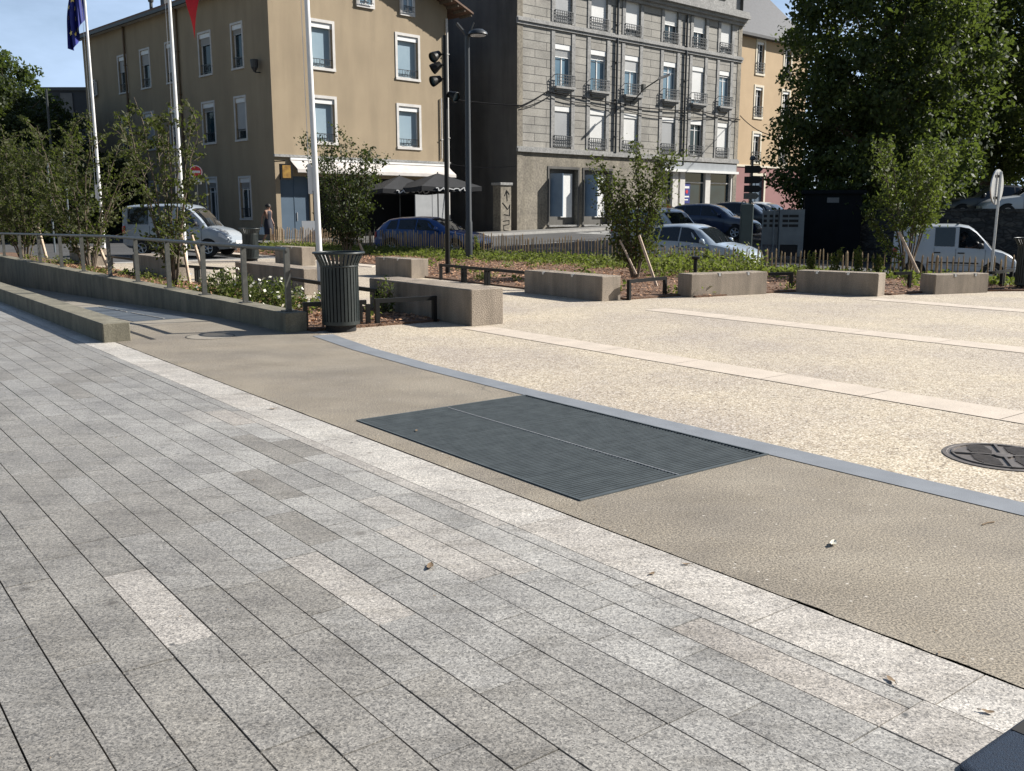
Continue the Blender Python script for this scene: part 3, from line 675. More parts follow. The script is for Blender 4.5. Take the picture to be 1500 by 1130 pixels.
# spotlight mast
x, y, _ = G(656, 403); t = thing('spotlight_mast', 'slim black mast carrying four round spotlights', 'light mast', (x, y, 0))
mb = MB(); mb.tube([(0, 0, 0), (0, 0, 5.66)], [.062, .048], 12); mb.build('mast', M['black_metal'], t, smooth=40)
mb = MB(); mb.lathe([(.13, 0), (.13, .045), (.07, .06)], 16); mb.build('base_plate', M['black_metal'], t)
for z, sx, sy, aim in ((5.22, -1, 0, (-.55, -.6, -.45)), (4.98, -1, .1, (-.8, -.2, -.55)), (4.66, -1, 0, (-.75, -.5, -.35)), (4.3, 1, 0, (.7, -.45, -.35))):
    a = Vector(aim).normalized(); c = Vector((sx * .22, sy, z - .02)); mb = MB()
    if sx > 0: c.x = .17
    q = a.to_track_quat('Z', 'Y').to_matrix()
    prof = [(.03, -.14), (.075, -.12), (.095, -.03), (.118, .05), (.128, .12), (.122, .125), (.112, .06)]
    vs = [(c + q @ Vector((r * math.cos(2 * math.pi * j / 16), r * math.sin(2 * math.pi * j / 16), h_))) for r, h_ in prof for j in range(16)]
    mb.add(vs, [(i * 16 + j, i * 16 + (j + 1) % 16, (i + 1) * 16 + (j + 1) % 16, (i + 1) * 16 + j) for i in range(len(prof) - 1) for j in range(16)] + [list(range(16))])
    sp_ = mb.build('spotlight', M['black_metal'], t, smooth=40)
    mb = MB(); mb.add([c + q @ Vector((.113 * math.cos(2 * math.pi * j / 16), .113 * math.sin(2 * math.pi * j / 16), .07)) for j in range(16)], [list(range(16))]); mb.build('lens', M['glass'], sp_)
    mb = MB(); mb.tube([(0, 0, z), (sx * .08, sy * .5, z + .01), tuple(c - a * .1)], .02, 6); mb.build('bracket', M['black_metal'], sp_)
# street lamp
x, y, _ = at(687, 372, 31); t = thing('street_lamp', 'tall dark street lamp with a shallow dome head, behind the mulch bed', 'street lamp', (x, y, 0))
mb = MB(); mb.tube([(0, 0, 0), (0, 0, 1.2), (0, 0, 1.25), (0, 0, 6.95)], [.12, .12, .1, .075], 16); mb.build('pole', M['dark_metal'], t, smooth=40)
mb = MB(); mb.tube([(0, 0, 6.9), (-.12, 0, 7.1), (-.32, -.02, 7.33)], .05, 6); mb.tube([(0, 0, 6.9), (.08, 0, 7.05), (.2, 0, 7.36)], .04, 6); mb.tube([(0, 0, 6.9), (.2, -.03, 7.0), (.55, -.1, 7.06)], .035, 6); mb.build('arm', M['dark_metal'], t, smooth=40)
mb = MB(); mb.lathe([(.0, .17), (.16, .15), (.28, .07), (.31, 0), (.27, -.02)], 24, c=(.34, -.08, 6.98)); hd = mb.build('lamp_head', M['dark_metal'], t, smooth=40)
mb = MB(); mb.lathe([(.25, 0), (.2, -.03), (.02, -.04)], 20, c=(.34, -.08, 6.955)); mb.build('diffuser', M['lamp'], hd, smooth=40)
mb = MB(); mb.lathe([(.19, 0), (.19, .03), (.1, .05)], 16); mb.build('base_plate', M['dark_metal'], t)
# round traffic sign seen from behind
x, y, _ = G(1450, 417); zt = at(1453, 248, y)[2]; zb = at(1453, 300, y)[2]; r_ = (zt - zb) / 2
t = thing('traffic_sign', 'round traffic sign seen from behind on a tall grey post by the white van', 'road sign', (x, y, 0), R(45))
mb = MB(); mb.tube([(0, 0, 0), (0.04, 0, zb + .08), (.05, 0, zt - .05)], .03, 10); mb.build('post', M['alu'], t, smooth=40)
mb = MB(); mb.lathe([(r_, -.012), (r_, .012)], 32, c=(.05, .055, (zt + zb) / 2), ax='y'); pl = mb.build('sign_plate', M['alu'], t)
mb = MB(); mb.bx(-r_ * .5 + .05, r_ * .5 + .05, .03, .042, (zt + zb) / 2 + .2, (zt + zb) / 2 + .25); mb.bx(-r_ * .5 + .05, r_ * .5 + .05, .03, .042, (zt + zb) / 2 - .25, (zt + zb) / 2 - .2); mb.build('clamp', M['rail'], pl)
# paling fence
def ground_at(u): x, y, _ = uv(u, vf(u)); return max(-.08, min(.12, zr(x, y) * .4 + .03))
t = thing('paling_fence', 'long low fence of split chestnut palings along the street edge of the planting bed', 'fence', uv(40.3, vf(40.3)))
o0 = Vector(uv(40.3, vf(40.3)))
u = 40.3; k = 0; mb = MB(); wires = []
dirv = Vector(uv(7.0, vf(7.0))) - o0; LN = dirv.length; dirv.normalize(); k = 0; d = 0.0; pan = MB(); npan = 0
nrm = Vector((-dirv.y, dirv.x, 0))
while d < LN:
    p = o0 + dirv * d; uu = 40.3 - (40.3 - 7.0) * d / LN
    gz = ground_at(uu); h = random.uniform(.60, .76) * (1.12 if uu > 20 else .88); w = random.uniform(.014, .026)
    post = k % 17 == 8
    if post: h += .04; w = .04
    lx = random.gauss(0, .02); tgt = MB() if post else pan; q = p - o0
    tgt.tube([(q.x, q.y, gz - .1), (q.x + dirv.x * lx * .5, q.y + dirv.y * lx * .5, gz + h * .6), (q.x + dirv.x * lx, q.y + dirv.y * lx, gz + h), (q.x + dirv.x * lx, q.y + dirv.y * lx, gz + h + .05)], [w, w, w * .9, w * .3], 5)
    if post: tgt.build('post', M['chestnut'], t)
    wires.append((q.x, q.y, gz))
    k += 1; d += random.uniform(.105, .15)
    if k % 34 == 0: pan.build('paling_panel', M['chestnut'], t); pan = MB()
pan.build('paling_panel', M['chestnut'], t)
for zz in (.18, .42):
    mb = MB(); mb.tube([(a, b, c + zz) for a, b, c in wires[::3]], .005, 4); mb.build('wire', M['rail'], t)
# small garden light behind the broadside block
x, y = uv(12.35, 14.0)[:2]; t = thing('garden_light', 'small black garden light with a flat cap behind the broadside concrete block', 'garden light', (x, y, .03))
mb = MB(); mb.tube([(0, 0, 0), (0, 0, .6)], .035, 10); mb.build('stem', M['black_metal'], t); mb = MB(); mb.lathe([(.03, .6), (.08, .62), (.085, .66), (.02, .68)], 14); mb.build('cap', M['black_metal'], t)
# thin dark blue patch with rounded corners and a black end, lower right
t = thing('bag', 'dark blue flat patch with a black end at the lower right corner on the granite paving', 'bag', uv(.9, 2.78))
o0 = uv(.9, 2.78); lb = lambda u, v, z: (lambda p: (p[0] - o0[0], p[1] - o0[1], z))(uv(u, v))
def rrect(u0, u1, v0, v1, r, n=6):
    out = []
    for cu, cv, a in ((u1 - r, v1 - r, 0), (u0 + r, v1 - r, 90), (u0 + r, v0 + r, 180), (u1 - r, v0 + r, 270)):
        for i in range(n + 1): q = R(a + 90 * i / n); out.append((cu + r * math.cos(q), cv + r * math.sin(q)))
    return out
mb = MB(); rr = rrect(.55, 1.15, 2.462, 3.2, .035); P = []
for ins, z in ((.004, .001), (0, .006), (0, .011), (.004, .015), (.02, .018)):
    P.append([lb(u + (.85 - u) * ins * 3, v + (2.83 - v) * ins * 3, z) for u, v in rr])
P = [r_ + [r_[0]] for r_ in P]; mb.grid(P); mb.poly(P[-1][:-1]); mb.build('main_body', M['patchblue'], t, smooth=40)
mb = MB(); mb.bx(.56, 1.14, 2.775, 3.19, .0165, .02, fr=lb); mb.build('black_end', M['pit'], t)
# litter on the paving
def curl(mb, r, fr):
    P = []
    for i in range(7):
        a = -1 + i / 3; w = (1 - a * a) ** .6 * .4 * r + .001
        P.append([fr(a * r, -w, abs(a) * .3 * r + .25 * w), fr(a * r, 0, abs(a) * .3 * r * .6 + .002), fr(a * r, w, abs(a) * .3 * r + .35 * w)])
    mb.grid(P)
spots = [(185, 497, .06, 'dry leaf lying in the shadow beside the end of the low wall'), (610, 632, .02, 'tiny dry leaf on the beige concrete left of the grate'),
         (630, 832, .035, 'dry leaf on a granite slab in the middle of the foreground'), (1005, 828, .02, 'dry leaf in the joint between granite and beige concrete'),
         (1447, 1045, .02, 'dry leaf on the pale edge stones near the dark blue patch'), (1305, 998, .022, 'dry leaf on the edge stones left of the joint crossing'), (400, 600, .03, 'dry leaf on the beige concrete near the low wall'), (955, 842, .018, 'small dark leaf on the pale edge course below the grate')]
for x, y, r_, lb_ in spots:
    p = G(x, y); t = thing('fallen_leaf', lb_, 'leaf', (p[0], p[1], .003), random.random() * 6, 'fallen leaves')
    mb = MB(); curl(mb, r_, lambda a, b, c: (a, b, c)); mb.build('blade', M['leaf_dry'], t, smooth=60)
    mb = MB(); mb.tube([(-r_, 0, .3 * r_), (-r_ * 1.6, .1 * r_, .004)], .0015, 4); mb.build('stalk', M['bark'], t)
n_ = 900; P_ = []          # blown grit and crumbs, denser along the edges
for _ in range(n_):
    u = random.uniform(.8, 13); r_ = random.random()
    v = 3.1 + abs(random.gauss(0, .12)) if r_ < .3 else (4.9 - abs(random.gauss(0, .12)) if r_ < .45 else (5.22 + abs(random.gauss(0, .6)) if r_ < .7 else random.uniform(.3, 9)))
    if GR[2] - .05 < u < GR[3] + .05 and GR[0] - .05 < v < GR[1] + .05: continue
    P_.append(uv(u, v, .006))
C = np.array(P_); A = unit(len(C)); A[:, 2] *= .25; B = np.cross(A, unit(len(C))); B[:, 2] *= .3; s_ = (rng.random(len(C)) ** 2 * .009 + .003)[:, None]
tag(quads('grit', C, A * s_, B * s_ * .6, M['leaf_dry']), kind='stuff')
p = G(1220, 799); mb = MB(); curl(mb, .035, lambda a, b, c: (a, b, c * 1.6 + .001)); o = mb.build('feather', M['petal'], smooth=60); o.location = p; o.rotation_euler = (0, 0, R(60)); tag(o, 'small curled white feather on the beige concrete', 'feather')
p = G(1447, 768); mb = MB(); mb.tube([(-.045, 0, .004), (0, .003, .007), (.05, 0, .004)], .0035, 5); o = mb.build('twig', M['leaf_dry']); o.location = p; o.rotation_euler = (0, 0, R(28)); tag(o, 'short pale twig on the beige concrete near the blue strip', 'twig')
# ================================================================ BUILDINGS
class Plane:
    """vertical facade plane: origin O (world), direction d (world xy); k along, d_in inward"""
    def __init__(s, O, ang, axis='x'):
        s.O = Vector((O[0], O[1])); s.d = Vector((math.cos(ang), math.sin(ang))); s.axis = axis
    def kz(s, x, y):
        r = ray(x, y); n = Vector((-s.d.y, s.d.x)); t = n.dot(s.O) / (n.x * r[0] + n.y * r[1])
        p = Vector((r[0] * t, r[1] * t)); return ((p - s.O).dot(s.d), H + r[2] * t)
    def rect(s, x0, x1, y0, y1):
        ym = (y0 + y1) / 2; xm = (x0 + x1) / 2
        return [*sorted((s.kz(x0, ym)[0], s.kz(x1, ym)[0])), s.kz(xm, y1)[1], s.kz(xm, y0)[1]]
FX = lambda k, d, z: (k, d, z)            # facade along local +x, inward = +y
FY = lambda k, d, z: (d, k, z)            # facade along local +y, inward = +x
def holes(mb, F, k0, k1, z0, z1, rects, depth=.22):
    ks = sorted({k0, k1, *[r[0] for r in rects], *[r[1] for r in rects]}); zs = sorted({z0, z1, *[r[2] for r in rects], *[r[3] for r in rects]})
    ks = [k for k in ks if k0 <= k <= k1]; zs = [z for z in zs if z0 <= z <= z1]
    for a, b in zip(ks, ks[1:]):
        for c, d in zip(zs, zs[1:]):
            m, n = (a + b) / 2, (c + d) / 2
            if any(r[0] < m < r[1] and r[2] < n < r[3] for r in rects): continue
            mb.poly([F(a, 0, c), F(b, 0, c), F(b, 0, d), F(a, 0, d)])
    for r in rects:
        a, b, c, d = r; d = min(d, z1); D = depth
        mb.poly([F(a, 0, c), F(a, D, c), F(a, D, d), F(a, 0, d)]); mb.poly([F(b, 0, c), F(b, D, c), F(b, D, d), F(b, 0, d)])
        mb.poly([F(a, 0, c), F(b, 0, c), F(b, D, c), F(a, D, c)]); mb.poly([F(a, 0, d), F(b, 0, d), F(b, D, d), F(a, D, d)])
def window(par, F, r, surround=None, sw=.14, pane='glass', depth=.2, box=0, blind=0, bmat='blind', leaf=True, rail=None, rh=.8, sill=True, balc=False, label=None):
    a, b, c, d = r; w = b - a; h = d - c
    mb = MB(); fw = .055
    for q in ((a, a + fw, c, d), (b - fw, b, c, d), (a + fw, b - fw, c, c + fw), (a + fw, b - fw, d - fw, d)): mb.bx(q[0], q[1], depth - .07, depth - .005, q[2], q[3], fr=F)
    if leaf: mb.bx(a + w / 2 - .04, a + w / 2 + .04, depth - .06, depth - .01, c + fw, d - fw, fr=F)
    if leaf: mb.bx(a + fw, b - fw, depth - .05, depth - .02, c + h * .72 - .02, c + h * .72 + .02, fr=F)
    wo = mb.build('window', M['white'], par)
    if label: wo['label'] = label
    mb = MB(); mb.poly([F(a, depth - .03, c), F(b, depth - .03, c), F(b, depth - .03, d), F(a, depth - .03, d)]); mb.build('pane', M[pane], wo)
    if surround:
        mb = MB(); o_ = -.035
        mb.bx(a - sw, a, o_, .003, c, d + sw, fr=F); mb.bx(b, b + sw, o_, .003, c, d + sw, fr=F); mb.bx(a, b, o_, .003, d, d + sw, fr=F); mb.bx(a - sw, b + sw, o_ - .03, .003, c - sw * .9, c, fr=F)
        mb.build('surround', M[surround], wo)
    if box: mb = MB(); mb.bx(a + .004, b - .004, .03, depth - .08, d - box, d - .003, fr=F); mb.build('shutter_box', M['white'], wo)
    if blind:
        z = d - box - (h - box) * blind; mb = MB(); n = 14
        zz = [z + (d - box - z) * i / n for i in range(n + 1)]
        for i in range(n): mb.add([F(a + .01, .095, zz[i]), F(b - .01, .095, zz[i]), F(b - .01, .082, zz[i + 1]), F(a + .01, .082, zz[i + 1])], [(0, 1, 2, 3)])
        mb.bx(a + .01, b - .01, .075, .105, z - .03, z, fr=F); mb.build('blind', M[bmat], wo)
    if balc:
        mb = MB(); mb.bx(a - .14, b + .14, -.3, .0, c - .12, c, fr=F); mb.bx(a - .06, b + .06, -.22, .0, c - .22, c - .12, fr=F); mb.bx(a + .1, b - .1, -.12, 0, c - .34, c - .22, fr=F); mb.build('balcony_slab', M['stone_trim'], wo)
    if rail == 'iron':
        mb = MB(); e = -.30 if balc else -.1; z0 = c + .04; z1 = c + rh
        mb.bx(a - .06, b + .06, e, e + .035, z1 - .04, z1, fr=F); mb.bx(a - .06, b + .06, e, e + .03, z0, z0 + .03, fr=F)
        n = max(5, int(w / .15))
        for i in range(n + 1):
            k = a - .05 + (w + .1) * i / n; mb.bx(k - .011, k + .011, e, e + .02, z0, z1, fr=F)
            if i < n:
                kc = k + (w + .1) / n / 2
                for zc in (z0 + rh * .24, z0 + rh * .55, z0 + rh * .8):
                    rr = (w + .1) / n * .43
                    pts = [F(kc + rr * math.cos(q * math.pi / 4), e + .01, zc + rr * 1.25 * math.sin(q * math.pi / 4)) for q in range(9)]; mb.tube(pts, .013, 3)
        mb.bx(a - .06, a - .04, e, .02, z1 - .04, z1, fr=F); mb.bx(b + .04, b + .06, e, .02, z1 - .04, z1, fr=F)
        mb.build('railing', M['ironwork'], wo)
    elif rail == 'low':
        mb = MB(); e = .03
        mb.bx(a, b, e, e + .02, c + rh - .03, c + rh, fr=F); mb.bx(a, b, e, e + .02, c + .08, c + .11, fr=F)
        for i in range(1, 8): mb.bx(a + w * i / 8 - .008, a + w * i / 8 + .008, e, e + .015, c + .08, c + rh, fr=F)
        ctr_ = [F(a + w / 2 + .12 * math.cos(q / 12 * 6.2832), e, c + rh / 2 + .05 + .12 * math.sin(q / 12 * 6.2832)) for q in range(13)]; mb.tube(ctr_, .013, 4)
        mb.build('railing', M['dark_metal'], wo)
    return wo
def pipe(par, F, k, z0, z1, r=.06, m_='brownpipe', name='downpipe'):
    mb = MB(); mb.tube([F(k, -r - .03, z0), F(k, -r - .03, z1)], r, 8)
    for z in np.arange(z0 + 1, z1, 2.2): mb.bx(k - r - .02, k + r + .02, -r * 2 - .05, 0, z, z + .04, fr=F)
    return mb.build(name, M[m_], par, smooth=50)
# ---------------- yellow rendered building
YO = (at(405, 300, 46.0)[0], 46.0); YA = R(44.4)
yb = thing('rendered_building', 'yellow rendered building with a gabled end, awnings and parasols on its street corner', 'building', (*YO, 0), YA)
PR = Plane(YO, YA); PL = Plane(YO, YA + math.pi / 2)
kR = PR.kz(657, 200)[0]; kL = PL.kz(131, 200)[0]
ZE = 12.35; RI = kR / 2; ZRI = ZE + .4 * RI
right = [(452, 490, 29, 103), (577, 614, 50, 119), (457, 494, 141, 211), (583, 618, 153, 221)]
rr = [PR.rect(*q) for q in right]
for i, j in ((0, 2), (1, 3)):
    for q in (0, 1): m_ = (rr[i][q] + rr[j][q]) / 2; rr[i][q] = rr[j][q] = m_
for i, j in ((0, 1), (2, 3)):
    for q in (2, 3): m_ = (rr[i][q] + rr[j][q]) / 2; rr[i][q] = rr[j][q] = m_
rr = [[a + .14, b - .14, c + .13, d - .13] for a, b, c, d in rr]
left = [(173, 187, 80, 137), (206, 221, 71, 132), (243, 258, 60, 124), (291, 311, 46, 113), (339, 357, 31, 103),
        (180, 193, 168, 220), (212, 227, 163, 221), (249, 264, 157, 217), (297, 316, 148, 215), (344, 362, 142, 213),
        (219, 233, 265, 296), (304, 320, 259, 334), (351, 369, 258, 323)]
ll = [PL.rect(*q) for q in left]
for i in range(5):
    for q in (0, 1): m_ = (ll[i][q] + ll[i + 5][q]) / 2; ll[i][q] = ll[i + 5][q] = m_
for row in (range(0, 5), range(5, 10)):
    for q in (2, 3):
        m_ = sum(ll[i][q] for i in row) / 5
        for i in row: ll[i][q] = m_
ll = [[a + .1, b - .1, c + .1, d - .1] for a, b, c, d in ll]
shop = PR.rect(458, 640, 262, 352); shop[2] = .2; shop[3] = PR.kz(560, 262)[1]
bdoor = PR.rect(412, 455, 262, 350); bdoor[2] = .2; bdoor[3] = shop[3]; shop[0] = bdoor[1] + .15; shop[1] = kR - .35
mb = MB(); holes(mb, FX, 0, kR, -.6, ZE, rr + [shop, bdoor], .25)
mb.poly([FX(0, 0, ZE), FX(kR, 0, ZE), FX(RI, 0, ZRI)])
holes(mb, FY, 0, kL, -.6, ZE, ll, .22)
mb.poly([(kR, 0, -.6), (kR, kL, -.6), (kR, kL, ZE), (kR, 0, ZE)]); mb.poly([(0, kL, -.6), (kR, kL, -.6), (kR, kL, ZE), (RI, kL, ZRI), (0, kL, ZE)])
mb.build('walls', M['render_y'], yb)
ov = 1.0; mb = MB(); t_ = .1; OV = 1.02
for sg in (0, 1):
    xe = -ov * .55 if sg == 0 else kR + ov; ze = ZE - .4 * (ov * .55 if sg == 0 else ov)
    for y in (0,):
        a = [(RI, -OV, ZRI + .05), (xe, -OV, ze + .05), (xe, kL + .4, ze + .05), (RI, kL + .4, ZRI + .05)]
        mb.add(a + [(p[0], p[1], p[2] + t_) for p in a], [(0, 1, 2, 3), (4, 7, 6, 5), (0, 4, 5, 1), (1, 5, 6, 2), (2, 6, 7, 3), (3, 7, 4, 0)])
rf = mb.build('roof', M['roof_tile'], yb)
mb = MB()
for i in range(14):    # rafter ends under the gable overhang
    x = RI + .3 + (kR + ov - RI - .4) * i / 13; z = ZRI - .4 * (x - RI)
    mb.bx(x - .04, x + .04, -OV + .05, -.005, z - .1, z + .045)
mb.build('rafters', M['bark'], rf)
mb = MB(); ze = ZE - .22; mb.bx(-.62, -.5, -.5, kL + .3, ze - .14, ze + .02); mb.build('gutter', M['zinc'], rf)
mb = MB(); mb.bx(-.5, -.003, -.5, kL + .3, ze - .05, ze); mb.build('eaves_board', M['trim_w'], rf)
mb = MB(); mb.bx(.8, 1.25, kL * .55, kL * .55 + .45, ZE + .3, ZE + 1.0); mb.bx(.75, 1.3, kL * .55 - .05, kL * .55 + .5, ZE + 1.0, ZE + 1.08); mb.build('chimney', M['zinc'], rf)
for i, r in enumerate(rr): window(yb, FX, r, 'trim_w', .14, 'pale_pane', .22, box=.24, leaf=False, rail='low', rh=.42)
for q in ((521, 547, -16, 12), (585, 606, -16, 24)):
    r = PR.rect(*q); r = [r[0] + .12, r[1] - .12, r[2] + .12, r[3] - .1]; window(yb, lambda k, d, z: (k, d - .24, z), r, None, .12, 'glass_blue', .2, rail='low', rh=.35)
    mb = MB()
    for e in ((r[0] - .13, r[0], r[2] - .12, r[3] + .12), (r[1], r[1] + .13, r[2] - .12, r[3] + .12), (r[0], r[1], r[3], r[3] + .12), (r[0], r[1], r[2] - .12, r[2])): mb.bx(e[0], e[1], -.1, .002, e[2], e[3])
    mb.build('attic_surround', M['trim_w'], yb)
bl = [.35, .3, .9, .18, .12, .9, .9, .4, .1, .75, .3, .1, .15]
for i, r in enumerate(ll): window(yb, FY, r, 'trim_w', .1, 'glass', .2, box=.22, blind=bl[i], bmat='blind_g', leaf=i > 9, rail='low' if i < 10 or i == 12 else None, rh=.5)
r = PL.rect(136, 144, 118, 143); window(yb, lambda k, d, z: (d - .17, k, z), [r[0] + .1, r[1] - .1, r[2] + .1, r[3] - .1], 'trim_w', .1, 'glass', .15, leaf=False)
for px in (193, 270): pipe(yb, FY, PL.kz(px, 200)[0], .1, ZE - .3)
pipe(yb, FX, kR - .12, .1, ZE - .6, .07, 'trim_w'); pipe(yb, FX, kR - .55, 4.4, 7.6, .04, 'trim_w', 'cable_duct')
k_, z_ = PL.kz(381, 97); mb = MB(); mb.lathe([(.05, -.3), (.16, -.1), (.2, .25), (.17, .27), (.1, 0)], 10, c=(-.3, k_, z_)); mb.tube([(0, k_, z_ - .3), (-.3, k_, z_ - .3)], .03, 5); mb.build('wall_bracket', M['dark_metal'], yb)
k_ = PL.kz(211, 45)[0]; mb = MB(); mb.tube([(.5, k_, ZE), (.5, k_, ZE + .75)], .09, 8); mb.lathe([(.14, .75), (.16, .85), (.02, .95)], 10, c=(.5, k_, ZE)); mb.build('vent_pipe', M['zinc'], yb)
# recessed shopfront
mb = MB(); a, b, c, d = shop
mb.poly([FX(a, 2.6, c), FX(b, 2.6, c), FX(b, 2.6, d), FX(a, 2.6, d)]); mb.poly([FX(a, .25, c), FX(a, 2.6, c), FX(a, 2.6, d), FX(a, .25, d)]); mb.poly([FX(b, .25, c), FX(b, 2.6, c), FX(b, 2.6, d), FX(b, .25, d)]); mb.poly([FX(a, .25, d), FX(b, .25, d), FX(b, 2.6, d), FX(a, 2.6, d)])
mb.build('shopfront', M['dark'], yb)
r = PR.rect(608, 652, 284, 352); mb = MB(); mb.bx(r[0], min(r[1], kR - .1), -.06, .02, .2, r[3])
mb.bx(r[0] + (r[1] - r[0]) * .55, r[0] + (r[1] - r[0]) * .58, -.075, -.06, .2, r[3]); mb.build('screen', M['screen'], yb)
mb = MB(); a, b, c, d = bdoor; mb.bx(a, b, .12, .16, c, d); mb.bx((a + b) / 2 - .02, (a + b) / 2 + .02, .1, .12, c, d); mb.bx(a, b, .1, .12, d - .9, d - .86); o = mb.build('door', M['bluepanel'], yb)
mb = MB(); mb.bx((a + b) / 2 + .08, (a + b) / 2 + .12, .06, .1, 1.1, 1.5); mb.build('handle', M['alu'], o)
zt = PR.kz(530, 236)[1]; mb = MB(); mb.bx(-.05, kR + .05, -.12, -.002, zt + .02, zt + .14); mb.build('ledge', M['stone_trim'], yb)
# awning along the shop
aw = thing('shop_awning', 'long pale cloth awning over the shop front of the yellow building', 'awning', (*YO, 0), YA)
k0 = PR.kz(424, 240)[0]; k1 = kR - .1; z0 = zt - .1; mb = MB(); n = 16; P = []
for i in range(n + 1):
    k = k0 + (k1 - k0) * i / n; s_ = .015 * math.sin(i * 2.3); P.append([(k, -.06, z0), (k, -.4, z0 - .24 + s_), (k, -.72, z0 - .45), (k, -.73, z0 - .6)])
mb.grid(P); mb.grid([[(p[0], p[1] + .012, p[2] - .02) for p in r_] for r_ in P]); mb.build('canvas', M['awning'], aw)
mb = MB(); mb.bx(k0, k1, -.12, -.02, z0, z0 + .1); mb.build('cassette', M['white'], aw)
for k in (k0 + .3, (k0 + k1) / 2, k1 - .3):
    mb = MB(); mb.tube([(k, -.05, z0 - .35), (k, -.4, z0 - .55), (k, -.7, z0 - .5)], .022, 6); mb.build('arm', M['alu'], aw)
def scribble(mb, p0, dx, dz, nrm, ln, r=.014):
    pts = []
    for i in range(44):
        q = i / 43; pts.append(Vector(p0) + Vector(dx) * (q * ln + .045 * math.sin(q * 40)) + Vector(dz) * (.05 * math.sin(q * 31 + 1) * (1 + .5 * math.sin(q * 9))) + Vector(nrm) * .012)
    mb.tube(pts, r, 4)
def parasol(label, px, py, Y, w, zrot, zg):
    c = at(px, py, Y); zt_ = c[2]; o = thing('parasol', label, 'parasol', (c[0], c[1], zg), zrot, 'dark parasols on the terrace'); z = zt_ - zg; h = w / 2
    mb = MB(); mb.tube([(0, 0, 0), (0, 0, z + .05)], .03, 10); mb.build('pole', M['dark_metal'], o)
    mb = MB(); mb.lathe([(.3, 0), (.3, .06), (.06, .09)], 16); mb.build('base', M['kerb'], o)
    cs = [(-h, -h), (h, -h), (h, h), (-h, h)]; mb = MB()
    for i in range(4):
        a, b = cs[i], cs[(i + 1) % 4]
        mb.grid([[(a[0] * q + (b[0] - a[0]) * q * s_ / 4, a[1] * q + (b[1] - a[1]) * q * s_ / 4, z - .62 * q - .05 * math.sin(math.pi * s_ / 4) * q) for s_ in range(5)] for q in (.02, .35, .7, 1)])
        mb.grid([[(a[0] + (b[0] - a[0]) * s_ / 4, a[1] + (b[1] - a[1]) * s_ / 4, z - .62 - .05 * math.sin(math.pi * s_ / 4) - q) for s_ in range(5)] for q in (0, .2)])
    cn = mb.build('canopy', M['parasol'], o)
    mb = MB(); scribble(mb, (-h * .55, -h - .004, z - .75), (1, 0, 0), (0, 0, 1), (0, -1, 0), h * 1.1, .03); scribble(mb, (h + .004, -h * .5, z - .75), (0, 1, 0), (0, 0, 1), (1, 0, 0), h, .03); mb.build('valance_lettering', M['white'], cn)
    mb = MB()
    for x, y in cs: mb.tube([(0, 0, z - .06), (x * .98, y * .98, z - .66)], .014, 4)
    mb.build('ribs', M['dark_metal'], o)
    return o
parasol('dark square parasol nearer the lamp post, with white lettering on its valance', 641, 254, 44.5, 3.0, R(30), .1)
parasol('dark square parasol half hidden behind the young tree by the yellow building', 585, 258, 45.5, 2.9, R(30), .12)
# hanging picture sign at the corner
c = at(419, 252, 45.2); o = thing('hanging_sign', 'small dark framed hanging sign with a golden panel at the corner of the yellow building', 'sign', c, R(35))
mb = MB(); mb.bx(-.3, .3, -.07, .07, -.36, .36); mb.build('sign_box', M['black_metal'], o)
mb = MB(); mb.bx(-.2, .2, -.078, -.071, -.28, .3); mb.build('picture', pm('sign_gold', (.5, .3, .06), (.2, .1, .03), sc=6, rough=.4), o)
mb = MB(); mb.tube([(0, 0, .36), (0, 0, .5), (-.25, .75, .5)], .025, 6); mb.build('bracket', M['black_metal'], o)
c = at(452, 338, 44.3); o = thing('menu_board', 'tilted pale menu board standing outside the blue door', 'menu board', (c[0], c[1], .12), R(20))
mb = MB(); mb.add([(-.3, -.25, 0), (.3, -.25, 0), (.3, 0, 1.0), (-.3, 0, 1.0), (-.3, -.21, 0), (.3, -.21, 0), (.3, .04, 1.0), (-.3, .04, 1.0)], [(0, 1, 2, 3), (4, 7, 6, 5), (0, 4, 5, 1), (3, 2, 6, 7), (0, 3, 7, 4), (1, 5, 6, 2)]); mb.build('board', M['blind_g'], o)
mb = MB(); mb.tube([(-.28, .02, .95), (-.28, .35, 0)], .02, 4); mb.tube([(.28, .02, .95), (.28, .35, 0)], .02, 4); mb.build('leg', M['bark'], o)
# no entry sign
c = at(287, 252, 41.5); o = thing('no_entry_sign', 'round red no entry sign above a small white plate on a dark post', 'road sign', (c[0], c[1], .05), R(12))
zc = c[2] - .05; mb = MB(); mb.tube([(0, 0, 0), (0, 0, zc + .25)], .035, 8); mb.build('post', M['dark_metal'], o)
mb = MB(); mb.lathe([(.27, -.02), (.27, 0), (.0, 0.0)], 28, c=(0, -.04, zc), ax='y'); pl = mb.build('sign_plate', M['sign_red'], o)
mb = MB(); mb.lathe([(.27, -.064), (.235, -.064)], 28, c=(0, 0, zc), ax='y', cap=False); mb.bx(-.18, .18, -.068, -.0625, zc - .05, zc + .05); mb.build('white_bar', M['white'], pl)
mb = MB(); mb.bx(-.2, .2, -.06, -.04, zc - .52, zc - .32); q = mb.build('plate', M['white'], o)
